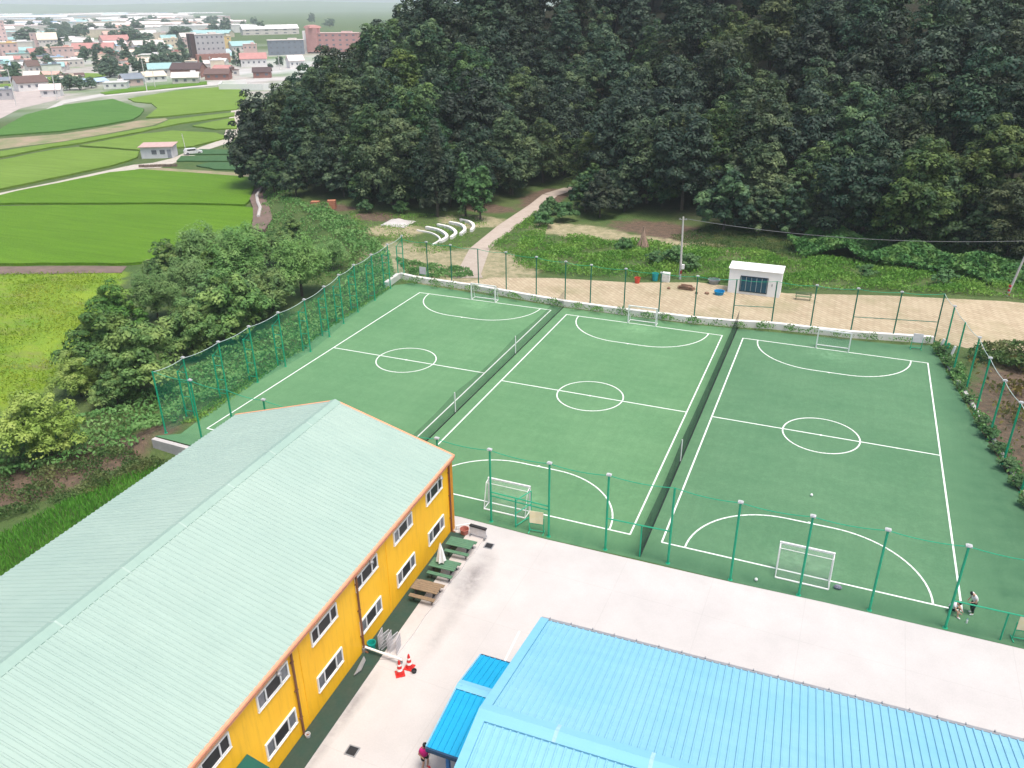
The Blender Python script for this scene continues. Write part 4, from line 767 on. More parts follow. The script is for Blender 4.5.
# curved benches
def crom(pts, n=8):
    P = [Vector(p) for p in pts]; P = [2 * P[0] - P[1]] + P + [2 * P[-1] - P[-2]]; out = []
    for i in range(1, len(P) - 2):
        for k in range(n):
            t = k / n; out.append(.5 * (2 * P[i] + (P[i + 1] - P[i - 1]) * t + (2 * P[i - 1] - 5 * P[i] + 4 * P[i + 1] - P[i + 2]) * t * t + (3 * P[i] - P[i - 1] - 3 * P[i + 1] + P[i + 2]) * t ** 3))
    return out + [P[-2]]
ARC = [[(-54.6, 71.1), (-51.5, 70.3), (-48.7, 67.6), (-48.3, 64.4)], [(-53.9, 72.9), (-50.9, 71.8), (-48.2, 69.0), (-47.8, 66.0)], [(-52.9, 75.0), (-50.2, 74.0), (-47.8, 71.3), (-47.3, 68.6)], [(-51.8, 77.1), (-49.4, 76.3), (-47.4, 73.8), (-46.8, 70.9)], [(-50.9, 79.4), (-48.6, 78.3), (-46.9, 76.0), (-46.2, 73.6)]]
AL = ['thin white curved bench, frontmost of the five by the hill path', 'white curved bench with a bare soil patch, second from the front', 'white curved bench in the middle of the five', 'white curved bench, fourth from the front', 'rearmost and shortest white curved bench nearest the forest']
for i, pts in enumerate(ARC):
    c = crom([Vector((*p, 0)) for p in pts], 7); b = MB(); w = .12 if i == 0 else .24; hgt = .22 if i == 0 else .42
    for a, e in zip(c[:-1], c[1:]):
        d = (e - a).normalized(); m = Vector((-d.y, d.x, 0)) * w
        b.prism([(a + m).to_2d(), (a - m).to_2d(), (e - m).to_2d(), (e + m).to_2d()], 0, hgt)
    tag(b.build('curved_bench', pm('bench_white', (.78, .76, .72), (.66, .63, .58), 1)), AL[i], 'bench', 'white curved benches by the hill path')
# tarp heap, hives, teepee, small things
V = []; n = 14
for i in range(n + 1):
    for j in range(n + 1):
        f, g_ = i / n, j / n; V.append((-62.0 + 4.6 * f - .3 * g_, 72.0 + 4.6 * g_, .06 + .5 * math.sin(math.pi * f) * math.sin(math.pi * g_) + .14 * math.sin(7 * f + 3 * g_) * math.sin(6 * g_) * math.sin(math.pi * f)))
Fq = [(i * (n + 1) + j, (i + 1) * (n + 1) + j, (i + 1) * (n + 1) + j + 1, i * (n + 1) + j + 1) for i in range(n) for j in range(n)]
b = MB(); b.mesh(V, Fq); o = b.build('tarpaulin', pm('grey_tarp', (.5, .48, .46), (.4, .37, .35), .8), smooth=True); tag(o, 'crumpled pale grey tarpaulin spread over a low heap by the forest', 'tarpaulin')
for (x, y, rz, lab) in ((-80.5, 80.4, .3, 'low rusty orange crate under the trees, left of the taller one'), (-76.3, 79.5, .5, 'taller rusty orange crate under the trees')):
    o = empty('crate', (x, y, h1(x, y)), rz, lab, 'crate'); tall = x > -78; b = MB(); hgt = 1.5 if tall else .8
    for k in range(4): b.box((0, 0, hgt * (k + .5) / 4), (1.4, 1.0, hgt / 4 - .03))
    b.build('panel', pm('rusty_orange', (.45, .19, .11), (.32, .13, .08), 3), o); b = MB()
    for sx in (-1, 1):
        for sy in (-1, 1): b.box((sx * .7, sy * .5, hgt / 2), (.09, .09, hgt + .06))
    b.build('corner_post', pm('rust_dark', (.24, .1, .07)), o)
V = []; b = MB()
for k in range(46):
    a = k * 2.399; r0 = random.uniform(.75, 1.05); z1 = random.uniform(2.9, 3.4); b.tube((r0 * math.cos(a), r0 * math.sin(a), 0), (.14 * math.cos(a + 2.4), .14 * math.sin(a + 2.4), z1), .07, .03, 5)
o = b.build('stalk_stack', pm('dry_stalks', (.38, .27, .2), (.25, .17, .13), 5)); o.location = (-18.5, 73.8, h1(-18.5, 73.8)); tag(o, 'conical stack of dry brown stalks standing in the grass', 'stalk stack')
def tub(name, x, y, r, hgt, mat, lab, cat, inner=True, n=16):
    o = MB(); o.lathe([(r * .8, 0), (r, hgt), (r * 1.06, hgt), (r * 1.06, hgt + .04), (r * .92, hgt + .04), (r * .76, .06), (.01, .05)], n=n); q = o.build(name, mat); q.location = (x, y, h1(x, y) + .01); return tag(q, lab, cat)
tub('plastic_basin', -4.75, 57.4, .62, .42, pm('blue_plastic', (.01, .25, .5), None, 3, rough=.4), 'bright blue plastic basin at the left corner of the white hut', 'basin')
tub('bucket', -15.3, 58.1, .38, .7, pm('red_plastic', (.6, .07, .04), None, 3, rough=.4), 'red bucket at the left end of the brick yard clutter', 'bucket')
tub('barrel', -13.4, 59.9, .42, .95, pm('teal_plastic', (.02, .33, .36), None, 3, rough=.4), 'teal plastic barrel beside the white cabinet', 'barrel')
tub('wash_tub', -6.1, 61.5, .75, .5, M_GREY, 'dull grey metal tub in the grass left of the hut', 'tub')
o = empty('cabinet', (-12.0, 60.0, 0), 0, 'white upright cabinet beside the teal barrel', 'cabinet'); b = MB(); b.box((0, 0, .62), (.95, .6, 1.2)); b.build('body', M_WHITE, o); b = MB(); b.box((0, -.31, .64), (.88, .03, 1.1)); b.build('door', pm('cream_door', (.7, .7, .66)), o); b = MB(); b.box((.34, -.34, .66), (.03, .04, .2)); b.build('handle', M_GREY, o)
b = MB()
for k in range(16):
    b.box((random.uniform(-.2, .2) + (k % 3 - 1) * .1, random.uniform(-.5, .5), .06 + .1 * (k // 3)), (1.9 - .1 * (k // 3), .16, .09), random.uniform(-.12, .12))
o = b.build('plank_pile', pm('old_planks', (.3, .17, .11), (.2, .12, .08), 4)); o.location = (-8.9, 57.7, 0); tag(o, 'loose pile of reddish brown planks on the brick yard', 'plank pile')
for (x, y, r_k, lab) in ((-11.0, 57.2, .22, 'lone brown stone left of the plank pile'), (-7.4, 56.6, .2, 'brown stone just right of the plank pile'), (-6.2, 57.0, .3, 'pair of brown bricks between the plank pile and blue basin')):
    b = MB(); b.lathe([(.01, 0), (r_k, .05), (r_k * .9, .2), (.05, .3)], n=7); o = b.build('stone', pm('brown_stone', (.24, .14, .09))); o.location = (x, y, .01); tag(o, lab, 'stone')
o = empty('park_bench', (5.0, 59.0, 0), .05, 'olive green wooden bench right of the white hut', 'bench'); gm = pm('olive_paint', (.17, .23, .12), (.12, .16, .09), 5)
b = MB(); [b.box((0, y, .45), (1.9, .12, .05)) for y in (-.18, -.04, .1)]; b.build('seat', gm, o); b = MB(); [b.box((0, .24, z), (1.9, .05, .13)) for z in (.65, .85)]; b.build('backrest', gm, o)
for sx in (-.8, .8):
    b = MB(); b.box((sx, -.15, .22), (.08, .08, .44)); b.box((sx, .22, .45), (.08, .08, .9)); b.build('leg', gm, o)
# pale boards on green stands
def stand(x, y, rz, lab, bm_):
    o = empty('board_stand', (x, y, .02), rz, lab, 'board stand'); gp = pm('stand_green', (.04, .42, .22))
    for s in (-1, 1):
        b = MB(); b.tube((s * .5, 0, 0), (s * .5, 0, 1.25), .04); b.tube((s * .5, -.3, .03), (s * .5, .3, .03), .035); b.build('leg', gp, o)
    b = MB(); b.tube((-.5, 0, .15), (.5, 0, .15), .03); b.tube((-.5, 0, .7), (.5, 0, .7), .03); b.build('crossbar', gp, o)
    b = MB(); b.box((0, -.03, 1.25), (.95, .06, .95)); b.build('board', bm_, o)
YB = pm('pale_yellow_board', (.72, .64, .36), (.74, .7, .55), 2); WB = pm('pinkish_white_board', (.75, .7, .72), None, 2)
stand(-8.2, 2.95, .12, 'green stand with a pale yellow board by the open gate', YB); stand(20.9, 3.6, .12, 'green stand with a pale yellow board at the right frame edge', YB); stand(17.0, 47.3, .1, 'green stand with a pinkish white board before the far wall', WB); stand(-41.8, 49.3, 0, 'pale board stand above the far left wall corner', WB)
for i, (x, y) in enumerate(((19.6, 46.6), (19.2, 47.6), (20.1, 45.9))):
    b = MB(); b.tube((0, 0, .1), (.25, .1, 1.35), .17, .12, 8); b.lathe([(.17, -.05), (.19, .08), (.1, .16)], (0, 0, .1), 8); o = b.build('rolled_net', pm('rolled_net_' + ('green', 'white', 'white')[i], ((.03, .33, .18), (.7, .7, .68), (.6, .62, .6))[i])); o.location = (x, y, .01)
    tag(o, ('rolled green net leaning at the far right pitch corner', 'rolled white net leftmost at the far right pitch corner', 'rolled pale net beside the ladder fence posts')[i], 'rolled net')

# ------------------------------------------------------------------ yard furniture
def picnic(x, y, lab, top, leg, group='picnic tables along the yellow hall'):
    o = empty('picnic_table', yl(x, y, .1), YA, lab, 'picnic table', group)
    b = MB()
    for k in range(5): b.box((0, -.36 + .18 * k, .72), (1.75, .165, .05))
    b.build('tabletop', top, o)
    for s in (-1, 1):
        b = MB(); [b.box((0, s * .68 + .14 * (k - .5), .42), (1.7, .13, .05)) for k in range(2)]; b.build('seat', top, o)
    for sx in (-.6, .6):
        b = MB(); b.tube((sx, -.6, 0), (sx, -.22, .7), .045, n=6); b.tube((sx, .6, 0), (sx, .22, .7), .045, n=6); b.box((sx, 0, .37), (.07, 1.55, .07)); b.build('leg_frame', leg, o)
    return o
GT = pm('green_table_paint', (.09, .2, .12), (.07, .15, .09), 4); BTm = pm('bare_brown_wood', (.25, .18, .11), (.17, .12, .08), 5)
picnic(1.6, -2.25, 'green picnic table nearest the hall corner', GT, M_DARK); picnic(1.5, -4.65, 'green picnic table with a closed white parasol', GT, M_DARK); picnic(1.4, -6.95, 'bare brown wooden picnic table, nearest of the three', BTm, M_DARK)
o = empty('closed_parasol', yl(1.3, -4.6, .1), 0, 'closed white parasol standing through the middle picnic table', 'parasol'); b = MB(); b.tube((0, 0, 0), (0, 0, 2.25), .025); b.build('pole', M_WHITE, o)
b = MB(); n = 12; prof = [(.27, .9), (.2, 1.3), (.13, 1.75), (.05, 2.15), (.02, 2.3)]; vs = []; fs = []
for r_k, z in prof:
    for k in range(n): q = r_k * (1.25 if k % 2 else .72); vs.append((q * math.cos(6.283 * k / n), q * math.sin(6.283 * k / n), z))
for i in range(4):
    for k in range(n): fs.append((i * n + k, i * n + (k + 1) % n, (i + 1) * n + (k + 1) % n, (i + 1) * n + k))
b.mesh(vs, fs); b.build('canopy', M_WHITE, o)
o = empty('sign_board', yl(2.05, -.35, .1), YA - .1, 'white low board with a dark top edge by the hall corner', 'board'); b = MB(); b.box((0, 0, .4), (1.25, .06, .62)); b.build('panel', pm('board_white', (.68, .68, .7), (.5, .5, .54), 4), o); b = MB(); b.box((0, .02, .78), (1.25, .22, .1)); b.build('top_rail', M_DARK, o)
for sx in (-.55, .55):
    b = MB(); b.box((sx, 0, .08), (.06, .4, .16)); b.build('foot', M_GREY, o)
tub('flower_pot', *yl(1.0, -.25)[:2], .3, .4, pm('red_clay', (.45, .16, .12), None, 4), 'reddish clay pot beside the white low board', 'pot')
b = MB(); b.tube((.3, -.02, .35), (1.2, .35, .5), .05); b.tube((.3, -.02, 0), (.3, -.02, .35), .05); o = b.build('white_pipe', M_WHITE); o.matrix_world = YM; tag(o, 'bent white drain pipe at the corner of the yellow hall', 'pipe')
o = empty('barrier_pole', yl(1.25, -12.34, 0), YA - .07, 'long white barrier pole laid low across the green strip', 'barrier'); b = MB(); b.tube((-1.25, 0, .38), (1.3, 0, .38), .065, n=10); b.build('pole', M_WHITE, o)
for sx in (-1.15, 1.15):
    b = MB(); b.box((sx, 0, .17), (.14, .3, .34)); b.build('foot', M_GREY, o)
o = empty('folding_rack', yl(1.3, -11.55, .05), YA, 'grey wire folding rack behind the white barrier pole', 'rack'); WM = pm('galvanised_wire', (.52, .52, .55), (.4, .4, .42), 6, rough=.4)
for k in range(5):
    b = MB(); x = -.55 + .28 * k; l_ = .09 if k % 2 else -.05
    for z in (.02, 1.0): b.tube((x - l_, -.35, z), (x + l_, .35, z), .02, n=5)
    for f in range(9): b.tube((x - l_ + l_ * 2 * f / 8, -.35 + .7 * f / 8, .02), (x - l_ + l_ * 2 * f / 8, -.35 + .7 * f / 8, 1.0), .016, n=5)
    for z in (.25, .5, .75): b.tube((x - l_, -.35, z), (x + l_, .35, z), .016, n=5)
    b.build('wire_panel', WM, o)
tub('bucket', *yl(.35, -11.9)[:2], .24, .42, pm('teal_bucket', (.01, .36, .3), None, 3, rough=.4), 'teal bucket between the yellow wall and wire rack', 'bucket')
b = MB()
for k in range(5): b.tube((.3 + .05 * k, -12.7 - .05 * k, .12), (.5 + .04 * k, -14.1 + .1 * k, .14), .03, n=6)
o = b.build('pipe_bundle', M_GREY); o.matrix_world = YM; tag(o, 'loose bundle of grey pipes lying along the yellow wall', 'pipes')
def cone(x, y, lab):
    o = empty('traffic_cone', (x, y, .012), random.uniform(0, 1), lab, 'traffic cone', 'red and white traffic cones'); red = pm('cone_red', (.65, .03, .025), None, 4, rough=.45)
    b = MB(); b.box((0, 0, .025), (.5, .5, .05)); b.build('base', red, o)
    b = MB(); b.lathe([(.2, .05), (.055, .9), (.04, .95)], n=18); c = b.build('body', red, o)
    for z0, z1 in ((.3, .44), (.62, .72)):
        f = lambda z: .2 - (z - .05) * .17 + .006
        b = MB(); b.lathe([(f(z0), z0), (f(z1), z1)], n=18); b.build('reflective_band', M_WHITE, o)
cone(-10.5, -11.75, 'red and white traffic cone, nearer of the pair'); cone(-10.25, -11.15, 'red and white traffic cone, farther of the pair')
tub('cone_weight', -9.85, -11.35, .14, .12, M_DARK, 'small dark rubber weight beside the traffic cones', 'weight')
for (x, y, lab) in ((-10.2, -16.95, 'dark square drain grate in the yard near the blue canopy'), (-10.62, .38, 'dark square drain grate near the hall corner')):
    o = empty('drain_grate', (x, y, .004), YA, lab, 'drain grate'); b = MB(); [b.box(p, d) for p, d in (((0, .27, .015), (.6, .06, .03)), ((0, -.27, .015), (.6, .06, .03)), ((.27, 0, .015), (.06, .48, .03)), ((-.27, 0, .015), (.06, .48, .03)))]; b.build('frame', M_GREY, o)
    b = MB(); [b.box((-.2 + .08 * k, 0, .012), (.045, .48, .02)) for k in range(6)]; b.box((0, 0, .003), (.48, .48, .004)); b.build('bars', M_DARK, o)
tub('flue_cap', *yl(.35, -18.3)[:2], .13, .2, pm('pale_steel', (.6, .6, .6)), 'small pale drain bowl under the hall downpipe', 'drain bowl')

# ------------------------------------------------------------------ people
def skin_mesh(name, V, E, Rd, mat, parent, sub=1, root=0):
    me = bpy.data.meshes.new(name); me.from_pydata([tuple(v) for v in V], E, []); o = link_mesh(name, me)
    m = o.modifiers.new('s', 'SKIN'); m.use_smooth_shade = True; sv = me.skin_vertices[0].data
    for i, r in enumerate(Rd): sv[i].radius = (r, r) if isinstance(r, (int, float)) else r
    sv[root].use_root = True
    ms = o.modifiers.new('u', 'SUBSURF'); ms.levels = ms.render_levels = sub
    dg = bpy.context.evaluated_depsgraph_get(); dg.update(); m2 = bpy.data.meshes.new_from_object(o.evaluated_get(dg)); bpy.data.objects.remove(o)
    m2.materials.clear(); m2.materials.append(mat); return link_mesh(name, m2, parent)
def person(loc, rz, J, lab, shirt, shorts, shoes, long_legs=False, sleeves=.55):
    o = empty('person', loc, rz, lab, 'person'); J = {k: Vector(v) for k, v in J.items()}
    names = ['pelvis', 'chest', 'neck', 'head', 'shL', 'elL', 'haL', 'shR', 'elR', 'haR', 'hipL', 'knL', 'anL', 'toL', 'hipR', 'knR', 'anR', 'toR']; rad = [.12, .13, .055, .1, .055, .042, .03, .055, .042, .03, .085, .06, .042, .035, .085, .06, .042, .035]
    V = [J[n_] for n_ in names]; ix = {n_: i for i, n_ in enumerate(names)}; E = [('pelvis', 'chest'), ('chest', 'neck'), ('neck', 'head'), ('chest', 'shL'), ('shL', 'elL'), ('elL', 'haL'), ('chest', 'shR'), ('shR', 'elR'), ('elR', 'haR'), ('pelvis', 'hipL'), ('hipL', 'knL'), ('knL', 'anL'), ('anL', 'toL'), ('pelvis', 'hipR'), ('hipR', 'knR'), ('knR', 'anR'), ('anR', 'toR')]
    E = [(ix[a], ix[c]) for a, c in E]; Rd = list(rad)
    hd = (J['head'] - J['neck']).normalized(); V.append(J['head'] + hd * .1); Rd.append(.075); E.append((ix['head'], len(V) - 1))
    for s in 'LR':
        h_, e_ = J['ha' + s], J['el' + s]; d = (h_ - e_).normalized(); side = d.cross(Vector((.3, 1, .2))).normalized()
        p = len(V); V.append(h_ + d * .08); Rd.append((.04, .018)); E.append((ix['ha' + s], p))
        for k in range(4):
            V.append(h_ + d * .12 + side * (.024 * (k - 1.5))); Rd.append(.009); E.append((p, len(V) - 1)); V.append(h_ + d * (.175 - .012 * abs(k - 1.3)) + side * (.026 * (k - 1.5)) + Vector((0, 0, -.01))); Rd.append(.007); E.append((len(V) - 2, len(V) - 1))
        V.append(h_ + d * .07 + side * .055); Rd.append(.009); E.append((ix['ha' + s], len(V) - 1))
    skin_mesh('body', V, E, Rd, M_SKIN, o, 1)
    sv = [J['pelvis'] * 1.3 - J['chest'] * .3, J['chest'], J['chest'] * .35 + J['neck'] * .65]; se = [(0, 1), (1, 2)]; sr = [.215, .235, .13]
    for s in 'LR':
        a = len(sv); sv += [J['sh' + s], J['sh' + s].lerp(J['el' + s], sleeves)]; sr += [.1, .09]; se += [(1, a), (a, a + 1)]
    skin_mesh('shirt', sv, se, sr, shirt, o, 1)
    f = .97 if long_legs else .72; pv = [J['pelvis'] + (J['chest'] - J['pelvis']) * .12, J['pelvis']]; pe = [(0, 1)]; pr = [.19, .19]
    for s in 'LR':
        a = len(pv); pv += [J['hip' + s], J['hip' + s].lerp(J['kn' + s], f if not long_legs else 1)]; pr += [.135, .105]; pe += [(1, a), (a, a + 1)]
        if long_legs: pv.append(J['kn' + s].lerp(J['an' + s], .85)); pr.append(.085); pe.append((a + 1, a + 2))
    skin_mesh('trousers' if long_legs else 'shorts', pv, pe, pr, shorts, o, 1, 1)
    for s in 'LR':
        an, to = J['an' + s], J['to' + s]; d = (to - an); d.z = 0; d.normalize(); skin_mesh('shoe', [an + Vector((0, 0, -.02)) - d * .05, an + d * .08 - Vector((0, 0, .03)), an + d * .19 - Vector((0, 0, .04))], [(0, 1), (1, 2)], [.055, .052, .042], shoes, o, 1)
    fw = (J['toL'] + J['toR'] - J['anL'] - J['anR']); fw.z = 0; fw.normalize(); fw = (fw - hd * fw.dot(hd)).normalized()
    skin_mesh('hair', [J['head'] - fw * .035 + hd * .0, J['head'] - fw * .025 + hd * .07, J['head'] + hd * .125 - fw * .0], [(0, 1), (1, 2)], [.125, .14, .1], M_HAIR, o, 1)
    b = MB(); c = J['head'] + fw * .1; b.lathe([(.004, -.02), (.018, -.012), (.004, .025)], tuple(c), 6); b.build('nose', M_SKIN, o)
    for s in (-1, 1):
        b = MB(); b.lathe([(.002, -.009), (.011, 0), (.002, .009)], tuple(J['head'] + fw * .093 + fw.cross(hd) * s * .034 + hd * .028), 6); b.build('eye', M_HAIR, o)
    return o
STAND = dict(pelvis=(0, 0, .95), chest=(.0, 0, 1.3), neck=(.03, 0, 1.47), head=(.09, 0, 1.57), shL=(0, .2, 1.38), elL=(-.05, .27, 1.12), haL=(.12, .2, .95), shR=(0, -.2, 1.38), elR=(-.08, -.27, 1.12), haR=(.1, -.2, .96), hipL=(0, .1, .9), knL=(.1, .12, .5), anL=(.02, .13, .08), toL=(.2, .15, .04), hipR=(0, -.1, .9), knR=(.06, -.12, .5), anR=(-.05, -.12, .08), toR=(.13, -.14, .04))
BEND = dict(STAND); BEND.update(chest=(.1, 0, 1.28), neck=(.2, 0, 1.42), head=(.3, 0, 1.46), shL=(.12, .2, 1.36), shR=(.12, -.2, 1.36), elL=(.12, .28, 1.08), haL=(.3, .16, .95), elR=(.1, -.28, 1.08), haR=(.28, -.16, .96))
SIT = dict(pelvis=(0, 0, .34), chest=(.16, 0, .66), neck=(.28, 0, .8), head=(.37, 0, .87), shL=(.17, .2, .74), elL=(.34, .26, .5), haL=(.52, .16, .36), shR=(.17, -.2, .74), elR=(.36, -.26, .5), haR=(.54, -.14, .34), hipL=(.04, .1, .32), knL=(.42, .17, .5), anL=(.36, .18, .08), toL=(.54, .2, .04), hipR=(.04, -.1, .32), knR=(.44, -.2, .44), anR=(.5, -.22, .08), toR=(.67, -.26, .04))
WS = pm('white_cotton', (.75, .74, .75), None, 6); BK = pm('black_cloth', (.014, .014, .017), None, 6); MG = pm('magenta_shirt', (.5, .012, .16), (.42, .01, .13), 6); WSH = pm('white_shoes', (.75, .75, .74)); RSH = pm('red_shoes', (.6, .03, .06))
person((18.5, 5.05, .015), math.pi + .35, BEND, 'person in white shirt and black trousers standing with head bowed', WS, BK, WSH, True)
person((17.35, 4.75, .015), -.5, SIT, 'person in white top and black shorts squatting behind the green post', WS, BK, WSH)
person((-6.45, -16.45, .006), -.35, STAND, 'person in magenta shirt and black shorts walking by the blue canopy', MG, BK, RSH)
o = empty('bottle', (18.15, 4.05, .015), 0, 'small white bottle on the turf before the two players', 'bottle'); b = MB(); b.lathe([(.05, 0), (.05, .2), (.02, .26), (.02, .28)], n=10); b.build('body', M_WHITE, o); b = MB(); b.lathe([(.025, .281), (.025, .31)], n=8); b.build('cap', pm('blue_cap', (.1, .2, .5)), o)
for (x, y, lab) in ((6.35, 3.35, 'white ball near the yard edge left of the right goal'), (8.9, 14.6, 'small white ball out on the right pitch')):
    b = MB(); b.lathe([(.02, 0), (.075, .03), (.11, .11), (.075, .19), (.02, .22)], n=12); q = b.build('football', M_WHITE, smooth=True); q.location = (x, y, .012); tag(q, lab, 'ball')
b = MB(); b.lathe([(.05, 0), (.14, .06), (.16, .15), (.1, .26), (.03, .3)], n=10); q = b.build('sports_bag', pm('bag_grey', (.2, .2, .26))); q.location = (11.1, 4.45, .012); q.scale = (1.6, 1, 1); tag(q, 'small grey bag lying by the right goal post', 'bag')

# ------------------------------------------------------------------ field hut, car, town
WC = {'white': (.74, .72, .7), 'pinkwhite': (.7, .6, .58), 'pale': (.62, .57, .53), 'pink': (.62, .45, .42), 'grey': (.45, .44, .45), 'brick': (.34, .17, .14), 'cream': (.7, .6, .47), 'yellow': (.7, .52, .25), 'redpink': (.5, .27, .25), 'bluegrey': (.2, .23, .27), 'brown': (.14, .09, .08), 'darkbrown': (.09, .06, .06), 'teal': (.3, .48, .47), 'red': (.44, .22, .2), 'sky': (.38, .52, .66), 'salmon': (.58, .36, .3)}  # walls lightened, roofs desaturated; part of the haze is painted into these colours
def wm(k, r=''): return pm(('roof_' if r else 'plaster_') + k, WC[k], tuple(x * .8 for x in WC[k]), .4)
M_WIN = pm('town_window', (.17, .18, .21), None, 1, rough=.3)  # glass lightened to soften contrast, haze painted into the colour
def building(x, y, w, h_, roof, wall, typ, lab, group=None, detail=True, z=None, rot=None, depth=None):
    a = math.atan2(y - CP.y, x - CP.x) - math.pi / 2 + (random.uniform(-.35, .35) if rot is None else rot)
    o = empty('house' if typ in ('gable',) else 'building', (x, y, (h1(x, y) if z is None else z) - .05), a, lab, 'house' if typ == 'gable' else 'building', group)
    d = depth or min(w * .75, 13); hw = w / 2; gab = typ in ('gable', 'hall'); eh = h_ * (.62 if gab else .97)
    b = MB(); b.box((0, d / 2, eh / 2), (w, d, eh))
    if gab:
        for s in (-1, 1): b.face([(s * hw, 0, eh), (s * hw, d, eh), (s * hw, d / 2, h_ - .12)])
    b.build('wall', wm(wall), o)
    b = MB()
    if gab:
        for s in (0, 1):
            yy = -.5 if s == 0 else d + .5; P4 = [(-hw - .5, d / 2, h_), (hw + .5, d / 2, h_), (hw + .5, yy, eh - .25), (-hw - .5, yy, eh - .25)]; b.mesh(P4 + [(q[0], q[1], q[2] - .2) for q in P4], [(0, 1, 2, 3), (7, 6, 5, 4), (0, 1, 5, 4), (1, 2, 6, 5), (2, 3, 7, 6), (3, 0, 4, 7)])
    else:
        b.box((0, d / 2, eh + .12), (w + .5, d + .5, .24)); b.box((w * .2, d * .6, eh + .24 + .5), (w * .25, d * .3, 1.0))
    b.build('roof', wm(roof, 'r'), o)
    if detail:
        fl = max(1, int(eh / 3.1)); nw = max(2, min(6, int(w / 3)))
        for f in range(fl):
            for k in range(nw):
                b = MB(); b.box((-hw + w * (k + .5) / nw, -.02, eh * (f + .55) / fl), (w / nw * .34, .12, min(1.1, eh / fl * .34))); b.build('window', M_WIN, o)
    if typ == 'tower':
        b = MB(); b.box((-hw - 1.5, d * .4, h_ * .5), (3.2, d * .7, h_ * 1.02)); b.build('stair_tower', wm('darkbrown'), o); b = MB(); b.box((0, -1.0, h_ * .17), (w + 3, 4, h_ * .3)); b.build('lower_storey', wm('brick'), o)
    if typ == 'school':
        b = MB(); b.box((-hw - 3.5, d * .3, h_ * .62), (8.5, 10, h_ * 1.24)); b.build('tower', wm('redpink'), o); b = MB(); b.lathe([(7.2, 0), (6.0, 1.4), (2, 2.2)], (-hw - 3.5, d * .3, h_ * 1.24), 4); b.build('tower_roof', wm('red', 'r'), o); b = MB(); b.box((-hw - 9, d * .3, h_ * .5), (3, 8, h_ * 1.2)); b.build('annex', wm('white'), o)
    return o
